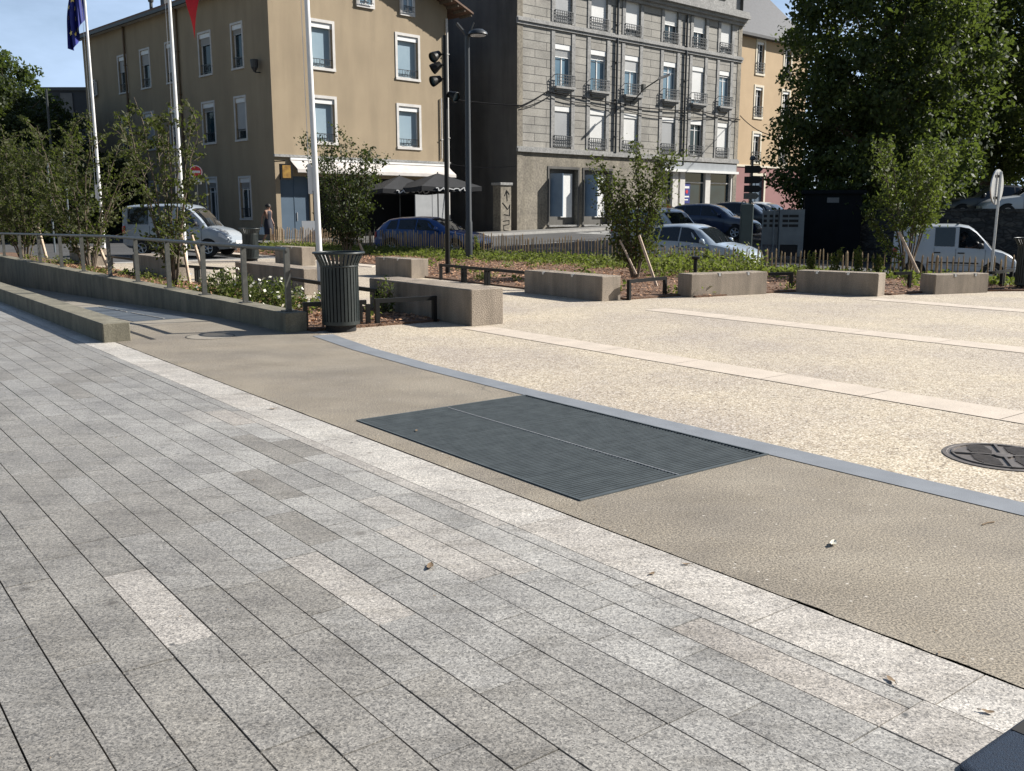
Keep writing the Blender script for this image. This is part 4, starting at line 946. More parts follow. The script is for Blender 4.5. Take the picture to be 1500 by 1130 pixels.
# ---------------- grey stone apartment house
GO = (at(757, 300, 55)[0], 55.0); GA = R(42)
PG = Plane(GO, GA); kG = PG.kz(1083, 150)[0]
gb = thing('apartment_house', 'grey stone apartment house with white blinds and iron window rails', 'building', (*GO, 0), GA)
zS1 = PG.kz(765, 222)[1]; zS2 = PG.kz(757, 27)[1]; zC = PG.kz(1083, 26)[1]; ZT = zC + 3.0
rB = [(813, 837, 63, 126), (865, 888, 72, 132), (915, 936, 81, 138), (971, 991, 91, 148), (1013, 1031, 99, 154), (1053, 1069, 107, 160)]
rC = [(813, 837, 155, 215), (865, 888, 161, 219), (914, 936, 166, 222), (970, 989, 172, 226), (1012, 1030, 177, 229), (1051, 1067, 181, 232)]
rA = [(812, 836, -30, 32), (864, 888, -20, 42), (915, 936, -8, 52), (972, 991, 8, 64), (1014, 1032, 18, 72), (1054, 1070, 28, 80)]
cols = []
for i in range(6):
    q = [PG.rect(*r[i]) for r in (rA, rB, rC)]; cols.append((sum(x[0] for x in q) / 3, sum(x[1] for x in q) / 3))
def rowz(rw): q = [PG.rect(*r) for r in rw]; return sum(x[2] for x in q) / 6, sum(x[3] for x in q) / 6
zA, zB, zCc = rowz(rA), rowz(rB), rowz(rC)
wins = [[[k0, k1, *z] for k0, k1 in cols] for z in (zA, zB, zCc)]
bay = [PG.rect(804, 846, 248, 332), PG.rect(855, 895, 252, 332)]
for b_ in bay: b_[2] = .75; b_[3] = bay[0][3]
sh = PG.rect(969, 1079, 237, 330); sh[2] = .35; sh[3] = PG.kz(1020, 252)[1]; sh[1] = min(sh[1], kG - .25)
mb = MB(); holes(mb, FX, 0, kG, zS1, zC, wins[0] + wins[1] + wins[2], .2); mb.build('facade', M['ashlar'], gb)
mb = MB(); holes(mb, FX, 0, kG, -.6, zS1, bay + [sh], .3); mb.build('ground_floor', M['plaster_g'], gb)
mb = MB(); DP = 13
mb.poly([(0, 0, -.6), (0, DP, -.6), (0, DP, ZT + 1), (0, 0, ZT + 1)]); mb.poly([(kG, 0, -.6), (kG, DP, -.6), (kG, DP, ZT), (kG, 0, ZT)]); mb.poly([(0, DP, -.6), (kG, DP, -.6), (kG, DP, ZT), (0, DP, ZT)])
mb.build('side_wall', M['sidewall'], gb)
mb = MB(); aw_ = [PG.rect(1058, 1067, -14, 5)]; aw_[0][2] = zC + .95; aw_[0][3] = zC + 2.0; mb.poly([(0, .25, zC + .3), (kG, .25, zC + .3), (kG, .25, ZT), (0, .25, ZT)]); at_ = mb.build('attic_wall', M['stone_trim'], gb)
a = aw_[0]; mb = MB(); mb.bx(a[0], a[1], .2, .245, a[2], a[3]); mb.build('attic_window', M['dark'], gb)
mb = MB(); mb.bx(-.1, kG + .3, -.35, DP + .2, ZT, ZT + .25); mb.add([(-.1, -.2, ZT + .25), (kG + .3, -.2, ZT + .25), (kG + .3, DP, ZT + .25), (-.1, DP, ZT + .25), (.5, DP / 2, ZT + 2.2), (kG - .5, DP / 2, ZT + 2.2)], [(0, 1, 5, 4), (1, 2, 5), (2, 3, 4, 5), (3, 0, 4)]); mb.build('roof', M['slate'], gb)
mb = MB()
for z, pr, hh in ((zS1 - .02, .16, .2), (zS1 + .18, .09, .1), (zS2 - .1, .18, .16), (zS2 - .26, .1, .16), (zS2 + .06, .08, .08)): mb.bx(-.05, kG + .05, -pr, -.002, z, z + hh)
mb.build('string_course', M['stone_trim'], gb)
mb = MB()
for pr, z, hh in ((.2, zC - .55, .2), (.4, zC - .35, .2), (.62, zC - .15, .22), (.5, zC + .07, .25)): mb.bx(-.05, kG + .1, -pr, -.002 if z < zC - .2 else .3, z, z + hh)
mb.build('cornice', M['stone_trim'], gb)
for q in (0, kG - .42): mb = MB(); mb.bx(q, q + .42, -.03, .0, -.2, zC - .56); mb.build('corner_strip', M['plaster_g'], gb)
# plain pilaster strips beside the windows, full storey height
mb = MB()
for k0, k1 in cols:
    for z0_, z1_, wz in ((zS1 + .3, zS2 - .3, (zB, zCc)), (zS2 + .17, zC - .56, (zA,))):
        for a, b in ((k0 - .3, k0 - .02), (k1 + .02, k1 + .3)): mb.bx(a, b, -.045, -.001, z0_, z1_)
mb.build('pilaster', M['stone_trim'], gb)
spec = [[(1, 'blind_g'), (1, 'blind'), (.8, 'blind'), (.45, 'blind'), (.5, 'blind'), (.78, 'blind')],
        [(.2, 'blind'), (.12, 'blind'), (.3, 'blind'), (0, 'blind'), (.86, 'blind'), (.04, 'blind')],
        [(1, 'blind_g'), (1, 'blind'), (1, 'blind'), (1, 'blind_g'), (0, 'blind'), (1, 'blind')]]
for i in range(3):
    for j in range(6):
        b_, m_ = spec[i][j]
        window(gb, FX, wins[i][j], None, pane='glass_blue' if i == 1 else 'glass', depth=.2, box=.3, blind=b_, bmat=m_, rail='iron', rh=.66, balc=i == 1)
for px, zt_ in ((902, zC - .6), (1003, zC - .6)): pipe(gb, FX, PG.kz(px, 100)[0], zS1 + .2 if px < 950 else zS1 - .3, zt_, .075, 'zinc')
for b_ in bay:
    a, b, c, d = b_; mb = MB(); mb.bx(a, b, .3, .34, c, d); mb.bx(a - .12, a, -.04, .0, c, d + .14); mb.bx(b, b + .12, -.04, .0, c, d + .14); mb.bx(a, b, -.04, .0, d, d + .14); w = mb.build('bay_panel', M['sidewall'], gb)
    mb = MB(); mb.bx(a + .5 * (b - a), b - .28, .2, .295, c + .45, d - .25); mb.build('white_shutter', M['white'], w)
    mb = MB(); mb.add([(a + .22, .15, c + .5), (a + .27, .15, c + .5), (a + .47, -.72, c + .5), (a + .42, -.72, c + .5)] + [(a + .22, .15, d - .28), (a + .27, .15, d - .28), (a + .47, -.72, d - .28), (a + .42, -.72, d - .28)], [(0, 3, 2, 1), (4, 5, 6, 7), (0, 1, 5, 4), (1, 2, 6, 5), (2, 3, 7, 6), (3, 0, 4, 7)])
    mb.build('open_shutter', M['steelblue'], w)
    mb = MB(); mb.bx(a - .05, b + .05, -.12, 0, c - .1, c); mb.build('sill', M['stone_trim'], w)
# shop front
a, b, c, d = sh; sf = None
mb = MB(); mb.bx(a, b, .22, .26, c, d); sf = mb.build('shop_glazing', M['glass'], gb)
mb = MB()
for px0, px1 in ((985, 993), (996, 1003), (1033, 1040), (1070, 1078)):
    k0, k1 = PG.kz(px0, 285)[0], PG.kz(px1, 285)[0]; mb.bx(k0, min(k1, b - .003), .0, .215, c, d - .003)
mb.bx(a, b, .1, .21, c, c + .5); mb.bx(a, b, .14, .2, d - .75, d - .68); mb.build('shop_pillars', M['trim_w'], sf)
fz = PG.kz(1020, 239)[1]; mb = MB(); mb.bx(a - .05, b + .05, -.12, -.002, d + .1, fz); mb.build('fascia', M['fascia'], gb)
mb = MB(); mb.bx(a - .05, b + .1, -.32, -.002, d - .06, d + .1); mb.build('awning_box', M['white'], gb)
k = PG.kz(1010, 285); mb = MB(); mb.bx(k[0] - .45, k[0] + .3, .2, .215, k[1] - .6, k[1] + .75); po = mb.build('poster', M['flag_blue'], sf)
mb = MB(); mb.bx(k[0] - .35, k[0] + .2, .192, .199, k[1] + .4, k[1] + .55); mb.bx(k[0] - .3, k[0] + .1, .192, .199, k[1] - .4, k[1] - .32); mb.bx(k[0] - .35, k[0] + .2, .192, .199, k[1] - .2, k[1] - .1); mb.build('poster_lines', M['white'], po)
mb = MB(); mb.lathe([(.13, -.006), (.13, .0)], 16, c=(k[0] - .05, .197, k[1] + .18), ax='y'); mb.build('poster_dot', M['sign_red'], po)
# stone gate pillar with a scratched mark, and yard wall, left of the facade
pg = Plane((GO[0] - .6, GO[1] - .9), GA); c = pg.kz(746, 265); o = thing('gate_pillar', 'pale stone gate pillar with a dark painted scrawl at the corner of the grey house', 'pillar', (GO[0] - .78, GO[1] - .75, 0), GA)
hh = at(746, 268, GO[1] - .75)[2]; mb = MB(); mb.bx(-.45, .35, -.3, .35, -.3, hh - .15); mb.build('shaft', M['plaster_g'], o, bevel=.01)
mb = MB(); mb.bx(-.52, .42, -.37, .42, hh - .15, hh); mb.build('cap_stone', M['stone_trim'], o, bevel=.015)
mb = MB()
for pts in (((-.15, 2.6), (0.0, 2.95), (.2, 2.7)), ((0, 2.95), (.05, 2.3)), ((-.3, 2.2), (.1, 1.8), (.25, 2.1), (.22, 1.4)), ((-.2, 1.5), (.15, 1.45)), ((-.25, 1.1), (.2, 1.15), (.2, .9), (-.22, .85), (-.2, .55), (.15, .5))):
    mb.tube([(x, -.306, z * hh / 3.4) for x, z in pts], .022, 4)
mb.build('scrawl', M['black_metal'], o)
# wall lamp on an arm and its shadow
k, z = PG.kz(926, 150); o = thing('wall_lamp', 'street light on a raking arm bolted to the grey stone facade', 'street lamp', (GO[0] + math.cos(GA) * k, GO[1] + math.sin(GA) * k, z), GA)
mb = MB(); mb.tube([(0, -.01, 0), (.1, -.9, .75), (.3, -1.9, 1.25)], .04, 6); mb.build('arm', M['dark_metal'], o)
mb = MB(); mb.bx(-.12, .12, -1.0, -.8, .55, 1.0); mb.build('ballast_box', M['rail'], o)
P = []
for i in range(9):
    q = i / 8; w = .2 * math.sin(math.pi * (q * .8 + .12)); P.append([(.3 + .12 * q - w, -1.8 - .85 * q, 1.22 + .2 * q), (.3 + .12 * q, -1.8 - .85 * q, 1.34 + .2 * q), (.3 + .12 * q + w, -1.8 - .85 * q, 1.22 + .2 * q), (.3 + .12 * q, -1.8 - .85 * q, 1.18 + .2 * q), (.3 + .12 * q - w, -1.8 - .85 * q, 1.22 + .2 * q)])
mb = MB(); mb.grid(P); mb.poly(P[-1][:4]); mb.poly(P[0][:4]); mb.build('lamp_head', M['alu'], o, smooth=50)
mb = MB(); mb.bx(-.15, .15, -.03, 0, -.2, .2); mb.build('wall_plate', M['dark_metal'], o)
# cables
def cable(label, pts, sag=.0, r=.018):
    P = []
    for a, b in zip(pts, pts[1:]):
        a, b = Vector(a), Vector(b)
        for i in range(8): q = i / 8; p = a.lerp(b, q); p.z -= sag * 4 * q * (1 - q); P.append(p)
    P.append(Vector(pts[-1])); o = Vector(P[0]); mb = MB(); mb.tube([p - o for p in P], r, 5); t = mb.build('cable', M['cable']); t.location = o
    return tag(t, label, 'cable', 'overhead cables')
def gf(px, py, out=.12): k, z = PG.kz(px, py); return (GO[0] + math.cos(GA) * k + math.sin(GA) * out, GO[1] + math.sin(GA) * k - math.cos(GA) * out, z)
def yf(px, py, out=.1): k, z = PR.kz(px, py); return (YO[0] + math.cos(YA) * k + math.sin(YA) * out, YO[1] + math.sin(YA) * k - math.cos(YA) * out, z)
cable('thick dark cable from the yellow building into the bundle on the grey facade', [yf(655, 145), gf(762, 155), gf(800, 134), gf(850, 142), gf(905, 152), gf(960, 160), gf(1020, 162), gf(1082, 176)], .05, .035)
cable('thin cable drooping under the balcony row of the grey house', [gf(762, 158), gf(805, 140), gf(860, 152), gf(915, 162), gf(985, 172), gf(1060, 170)], .1, .025)
cable('thin cable above the parasols between the yellow building and the gate pillar', [yf(655, 240), at(757, 243, 54.2)], .15, .02)
cable('cable slung from the grey house towards the dark tree in front of the beige house', [gf(1082, 170), at(1140, 200, 58)], .3, .03)
# ---------------- beige house with pink ground floor
BO = (GO[0] + math.cos(GA) * (kG + .02) , GO[1] + math.sin(GA) * (kG + .02)); bo = Vector(BO) + Vector((-math.sin(GA), math.cos(GA))) * .5
PB = Plane(bo, GA); bb = thing('townhouse', 'beige rendered townhouse with a pink ground floor and slate roof', 'building', (bo.x, bo.y, 0), GA)
kB = 9.5; zP = PB.kz(1100, 243)[1]; zE = PB.kz(1087, 47)[1]
wr = [PB.rect(1105, 1119, 61, 108), PB.rect(1104, 1118, 128, 172), PB.rect(1103, 1116, 196, 238)]
ka, kb_ = sum(w[0] for w in wr) / 3, sum(w[1] for w in wr) / 3
for w in wr: w[0], w[1] = ka + .15, kb_ - .15
w2 = [[w[0] + 3.6, w[1] + 3.6, w[2], w[3]] for w in wr]
dr = PB.rect(1100, 1118, 258, 308); dr[2] = .6
mb = MB(); holes(mb, FX, 0, kB, zP, zE, wr + w2, .2); mb.build('upper_wall', M['render_o'], bb)
mb = MB(); holes(mb, FX, 0, kB, -.6, zP, [dr], .2); mb.build('ground_wall', M['pink'], bb)
mb = MB(); mb.poly([(0, 0, -.6), (0, 9, -.6), (0, 9, zE), (0, 0, zE)]); mb.poly([(kB, 0, -.6), (kB, 9, -.6), (kB, 9, zE), (kB, 0, zE)]); mb.build('end_wall', M['sidewall'], bb)
mb = MB(); mb.add([(-.0, -.5, zE - .05), (kB + .3, -.5, zE - .05), (kB + .3, 4.5, zE + 4.6), (0, 4.5, zE + 4.6), (kB + .3, 9.5, zE - .05), (0, 9.5, zE - .05), (0, -.5, zE - .2), (kB + .3, -.5, zE - .2)], [(0, 1, 2, 3), (3, 2, 4, 5), (0, 6, 7, 1), (0, 3, 5), (1, 4, 2)]); mb.bx(0, kB, -.5, .0, zE - .24, zE - .2); rf = mb.build('roof', M['slate'], bb)
mb = MB(); mb.bx(1.2, 1.8, 3.6, 4.2, zE + 2, zE + 5.4); mb.lathe([(.12, 5.4), (.1, 5.9)], 10, c=(1.5, 3.9, zE)); mb.build('chimney', M['sidewall'], rf)
for w in wr + w2: window(bb, FX, w, 'cream', .16, 'glass', .2, box=.2, rail='iron', rh=.75)
mb = MB(); a, b, c, d = dr; mb.bx(a, b, .15, .2, c, d); mb.bx((a + b) / 2 - .03, (a + b) / 2 + .03, .12, .15, c, d); dd = mb.build('door', M['bluepanel'], bb)
mb = MB(); mb.bx(a - .2, a, -.04, 0, c, d + .2); mb.bx(b, b + .2, -.04, 0, c, d + .2); mb.bx(a, b, -.04, 0, d, d + .2); mb.build('surround', M['cream'], dd)
mb = MB(); mb.bx(-.0, kB, -.06, -.002, zP - .1, zP + .05); mb.build('band', M['cream'], bb)
# ---------------- dark block behind the left trees
c = at(63, 200, 78); d_ = at(134, 200, 78); o = thing('flat_roofed_block', 'dark flat roofed building behind the left trees', 'building', (c[0], c[1], 0))
w = d_[0] - c[0]; hh = at(90, 133, 78)[2]; mb = MB(); mb.bx(0, w + 3, 0, 14, -.5, hh); mb.build('walls', M['darkbuild'], o)
mb = MB(); mb.bx(-.15, w + 3.15, -.15, 14.15, hh, hh + .25); mb.build('roof_edge', M['zinc'], o)
a, b = at(90, 150, 78)[0] - c[0], at(107, 150, 78)[0] - c[0]; mb = MB(); mb.bx(a, b, -.12, -.004, 1, hh - .2); mb.build('panel', M['pavement'], o)
for i in range(2):
    mb = MB(); k = .6 + i * .0; mb.bx(a - 1.2, a - .3, -.06, -.004, hh - 4.2 - i * 3.2, hh - 2.6 - i * 3.2); mb.build('window', M['glass'], o)
c = at(70, 160, 45); o = thing('lamp_post', 'thin dark post rising from the dark trees at the left edge', 'post', (c[0], c[1], 0)); zt_ = at(70, 131, 45)[2]
mb = MB(); mb.tube([(0, 0, -.1), (0, 0, zt_)], [.08, .05], 10); mb.build('pole', M['dark_metal'], o); mb = MB(); mb.lathe([(.12, 0), (.12, .04), (.08, .3)], 12); mb.build('foot', M['dark_metal'], o)
for px, zz, lb_ in ((103, 225, 'thin pale post among the young trees left of the blue flag pole'), (79, 240, 'short pale post left of the blue flag pole, partly hidden by leaves')):
    c = at(px, 350, 33 if px > 90 else 36); zt_ = at(px, zz, c[1])[2]; o = thing('post', lb_, 'post', (c[0], c[1], 0)); mb = MB(); mb.tube([(0, 0, -.1), (0, 0, zt_)], .035, 8); mb.build('pole', M['graymetal'], o); mb = MB(); mb.lathe([(.05, zt_), (.02, zt_ + .05)], 8); mb.build('cap', M['graymetal'], o)
# ---------------- pavement and markings by the grey house
def strip(name, mat, pts, dz):
    mb = MB(); mb.grid([[(x, y, zr(x, y) + dz) for x, y in r_] for r_ in pts]); return mb.build(name, mat, fix=False)
D = Vector((math.cos(GA), math.sin(GA))); N = Vector((math.sin(GA), -math.cos(GA)))
def gp(k, o): p = Vector(GO) + D * k + N * o; return (p.x, p.y)
mb = MB(); top = []; 
for k in range(-8, 34, 2): top.append([(*gp(k, o_), zr(*gp(k, o_)) + .12) for o_ in (0.0, 1.0, 2.0)])
mb.grid(top); mb.grid([[r_[2], (r_[2][0], r_[2][1], r_[2][2] - .3)] for r_ in top]); structure(mb.build('pavement', M['pavement'], fix=False))
mb = MB(); mb.grid([[(*gp(k, 2.0), zr(*gp(k, 2.0)) + .124), (*gp(k, 2.16), zr(*gp(k, 2.16)) + .124), (*gp(k, 2.165), zr(*gp(k, 2.165)) - .1)] for k in range(-8, 34, 2)]); structure(mb.build('kerb', M['kerb'], fix=False))
def yp(k, o): p = Vector(YO) + Vector((math.cos(YA), math.sin(YA))) * k + Vector((math.sin(YA), -math.cos(YA))) * o; return (p.x, p.y)
mb = MB(); mb.grid([[(*yp(k, o_), zr(*yp(k, o_)) + .11) for o_ in (0, 1.6, 3.2)] for k in (-1.6, 0, 3, 6, 9, 12)]); mb.grid([[(*yp(k, 3.2), zr(*yp(k, 3.2)) + .11), (*yp(k, 3.2), zr(*yp(k, 3.2)) - .1)] for k in (-1.6, 0, 3, 6, 9, 12)])
mb.grid([[(*yp(-o_, -k), zr(*yp(-o_, -k)) + .11) for o_ in (0, .8, 1.6)] for k in range(0, 30, 3)]); mb.grid([[(*yp(-1.6, -k), zr(*yp(-1.6, -k)) + .11), (*yp(-1.6, -k), zr(*yp(-1.6, -k)) - .1)] for k in range(0, 30, 3)]); structure(mb.build('pavement', M['pavement'], fix=False))
for i in range(7):   # crossing bars
    k = 1.5 + i * 1.0; strip('crossing_bar', M['mark'], [[gp(k + a, o_) for o_ in (3.2, 4.6, 6.0)] for a in (0, .5)], .006)['kind'] = 'structure'
strip('road_line', M['mark'], [[gp(k, o_) for o_ in (9.0, 9.15)] for k in range(-8, 20, 2)], .006)['kind'] = 'structure'
# ---------------- retaining wall, upper street, kiosk, container, column
RW0, RW1 = Vector(at(1255, 330, 38.6)[:2]), Vector(at(1640, 330, 31.5)[:2]); rd = (RW1 - RW0); rl = rd.length; rd.normalize(); ra = math.atan2(rd.y, rd.x)
o = thing('retaining_wall', 'dark rough stone retaining wall below the upper street at the right', 'wall', (*RW0, 0), ra)
def rwz(k): return 1.58 - .006 * k
mb = MB(); n = 12; P = []
for i in range(n + 1): k = rl * i / n; P.append([(k, 0, -1.6), (k, 0, rwz(k)), (k, .5, rwz(k)), (k, .5, -1.6)])
mb.grid(P); mb.poly(P[0]); mb.poly(P[-1]); mb.build('masonry', M['rubble'], o)
mb = MB(); mb.grid([[(k, -.05, rwz(k) + .002), (k, -.05, rwz(k) + .1), (k, .55, rwz(k) + .1), (k, .55, rwz(k) + .002)] for k in np.linspace(-.02, rl, 13)]); mb.build('coping', M['rubble'], o)
mb = MB(); rn = Vector((-rd.y, rd.x)); q = [RW0 + rn * .5, RW1 + rn * .5, RW1 + rn * 30, RW0 + rn * 30 - rd * 3]; mb.prism([(p.x, p.y) for p in q], -1.5, 1.1); structure(mb.build('upper_road', M['asphalt']))
x, y, _ = at(1216, 380, 38.2); o = thing('kiosk', 'dark blockhouse with a small faint plate in the shade of the big tree', 'kiosk', (x, y, 0), R(-15))
zt_ = at(1216, 284, 38.2)[2]; hw = 40 / 1403 * 38.2; mb = MB(); mb.bx(-hw, hw, 0, 2.4, -.8, zt_); mb.build('walls', M['darkwall'], o, bevel=.02)
mb = MB(); mb.bx(-hw - .12, hw + .12, -.15, 2.55, zt_, zt_ + .14); mb.build('roof', M['darkwall'], o)
mb = MB(); mb.bx(-.25, .2, -.03, -.002, zt_ - .35, zt_ - .15); mb.build('plate', M['plate'], o); mb = MB(); mb.bx(-.9, .1, -.03, -.002, -.3, zt_ - .55); q = mb.build('door', M['darkwall'], o); mb = MB(); mb.bx(-.02, .04, -.06, -.03, .6, .75); mb.build('handle', M['darkwall'], q)
x, y, _ = at(1139, 380, 36.5); zt_ = at(1139, 307, 36.5)[2]; zb_ = at(1139, 376, 36.5)[2]; o = thing('recycling_shelter', 'grey metal shelter with three rows of slots beside the dark kiosk', 'shelter', (x, y, zb_), R(-8)); hh = zt_ - zb_
mb = MB(); W_ = .92; mb.bx(0, W_, 0, 1.3, .45, hh); mb.bx(0, .06, 0, .06, 0, .45); mb.bx(W_ - .2, W_, 0, 1.3, 0, .45); mb.build('body', M['graymetal'], o)
mb = MB()
for r_ in range(3):
    for c_ in ((.06, .22), (.3, .6)): mb = MB(); mb.bx(c_[0] + .05, c_[1] + .1, -.006, -.001, hh - .3 - r_ * .18, hh - .2 - r_ * .18); mb.build('slot', M['dark'], o)
mb = MB(); mb.bx(.08, W_ - .22, -.006, .6, .02, .43); mb.build('opening', M['dark'], o)
for i, xx in enumerate((-.62, -.42, -.2, -.02)):
    mb = MB(); mb.tube([(xx, .15 * (i % 2), 0), (xx, .15 * (i % 2), hh)], .03, 6); mb.build('post', M['graymetal'], o)
mb = MB(); mb.bx(-.62, -.02, .1, .14, .45, hh - .05); sp_ = mb.build('side_panel', M['graymetal'], o); mb = MB()
for r_ in range(3):
    for xx in (-.58, -.36, -.16): mb = MB(); mb.bx(xx, xx + .12, .09, .099, hh - .3 - r_ * .18, hh - .2 - r_ * .18); mb.build('slot', M['dark'], sp_)
x, y, _ = at(1092, 360, 34); zt_ = at(1092, 299, 34)[2]; zb_ = zr(x, y); o = thing('street_column', 'dark green street cabinet column with two loops on its top, behind the white hatchback', 'street cabinet', (x, y, zb_), R(-10)); hh = zt_ - zb_
mb = MB(); mb.bx(-.22, .22, -.16, .16, 0, hh); mb.build('body', M['greenpost'], o, bevel=.03)
for sx in (-.12, .12):
    mb = MB(); mb.tube([(sx + .075 * math.cos(q * math.pi / 8), 0, hh - .01 + .12 * math.sin(q * math.pi / 8)) for q in range(9)], .018, 5); mb.build('loop', M['greenpost'], o)
mb = MB(); mb.bx(-.17, .17, -.175, -.162, .2, hh - .25); mb.build('door', M['greenpost'], o)
x, y, _ = at(1098, 330, 39); zb_ = zr(x, y); o = thing('direction_signs', 'stack of dark arrow shaped direction signs on one post in front of the pink wall', 'road sign', (x, y, zb_), R(-6))
zt_ = at(1098, 236, 39)[2] - zb_; mb = MB(); mb.tube([(0, 0, 0), (0, 0, zt_)], .05, 8); mb.build('post', M['dark_metal'], o)
for y0_, y1_ in ((243, 254), (259, 269), (272, 282), (283, 292)):
    z0_, z1_ = at(1098, y1_, 39)[2] - zb_, at(1098, y0_, 39)[2] - zb_; mb = MB(); zm = (z0_ + z1_) / 2; l_, r_ = -.3, (.28 if y0_ < 280 else .2)
    mb.add([(l_, -.08, z0_), (r_, -.08, z0_), (r_ + .14, -.08, zm), (r_, -.08, z1_), (l_, -.08, z1_)] + [(l_, -.055, z0_), (r_, -.055, z0_), (r_ + .14, -.055, zm), (r_, -.055, z1_), (l_, -.055, z1_)], [(0, 1, 2, 3, 4), (9, 8, 7, 6, 5), (0, 5, 6, 1), (1, 6, 7, 2), (2, 7, 8, 3), (3, 8, 9, 4), (4, 9, 5, 0)])
    mb.build('arrow_panel', M['rail'] if y0_ == 283 else M['black_metal'], o)
mb = MB(); mb.lathe([(.02, zt_), (.12, zt_ + .05), (.1, zt_ + .16), (.02, zt_ + .2)], 12); mb.build('cap', M['dark_metal'], o)
# ================================================================ VEHICLES
def interp(st, fx, j):
    for a, b in zip(st, st[1:]):
        if a[0] <= fx <= b[0]: q = (fx - a[0]) / (b[0] - a[0] + 1e-9); return a[j] + (b[j] - a[j]) * q
    return st[0][j] if fx < st[0][0] else st[-1][j]
HATCH = [(0, .42, .62, .66, .86, .84), (.008, .33, .80, .84, .93, .9), (.03, .27, .93, 1.0, .97, .82), (.075, .24, .97, 1.24, .98, .76), (.14, .22, .985, 1.395, .985, .74), (.24, .2, .985, 1.45, .99, .745), (.40, .2, .97, 1.475, .99, .75),
         (.5, .2, .95, 1.45, .99, .745), (.6, .2, .93, 1.33, .985, .74), (.67, .2, .915, 1.14, .98, .75), (.735, .21, .90, .955, .975, .80), (.80, .21, .865, .91, .96, .84), (.88, .22, .80, .85, .93, .82), (.945, .23, .70, .76, .87, .78), (.985, .26, .58, .64, .78, .72), (1, .36, .48, .52, .66, .62)]
VAN = [(0, .45, 1.0, 1.25, .9, .84), (.006, .36, 1.08, 1.62, .95, .84), (.03, .3, 1.09, 1.76, .985, .86), (.1, .26, 1.09, 1.80, .99, .86), (.3, .25, 1.09, 1.825, .99, .86), (.335, .25, 1.09, 1.825, .99, .86), (.495, .25, 1.08, 1.825, .99, .86), (.525, .25, 1.08, 1.82, .99, .855), (.60, .25, 1.07, 1.77, .985, .84),
       (.66, .25, 1.06, 1.62, .98, .82), (.725, .25, 1.05, 1.36, .975, .80), (.785, .25, 1.0, 1.05, .965, .86), (.87, .26, .93, .975, .95, .86), (.935, .27, .81, .86, .91, .82), (.978, .3, .66, .72, .84, .76), (1, .4, .5, .56, .7, .66)]
SEDAN = [(0, .42, .75, .8, .85, .8), (.01, .33, .88, .93, .93, .86), (.06, .27, .95, 1.0, .96, .86), (.14, .23, .96, 1.05, .97, .8), (.22, .22, .96, 1.25, .98, .74), (.32, .2, .95, 1.40, .985, .72), (.45, .2, .94, 1.43, .99, .73), (.54, .2, .93, 1.39, .985, .73), (.62, .2, .92, 1.22, .98, .73), (.70, .21, .9, .95, .975, .8), (.8, .22, .85, .9, .95, .83), (.9, .23, .76, .82, .9, .8), (.97, .27, .62, .68, .8, .74), (1, .38, .5, .55, .68, .64)]
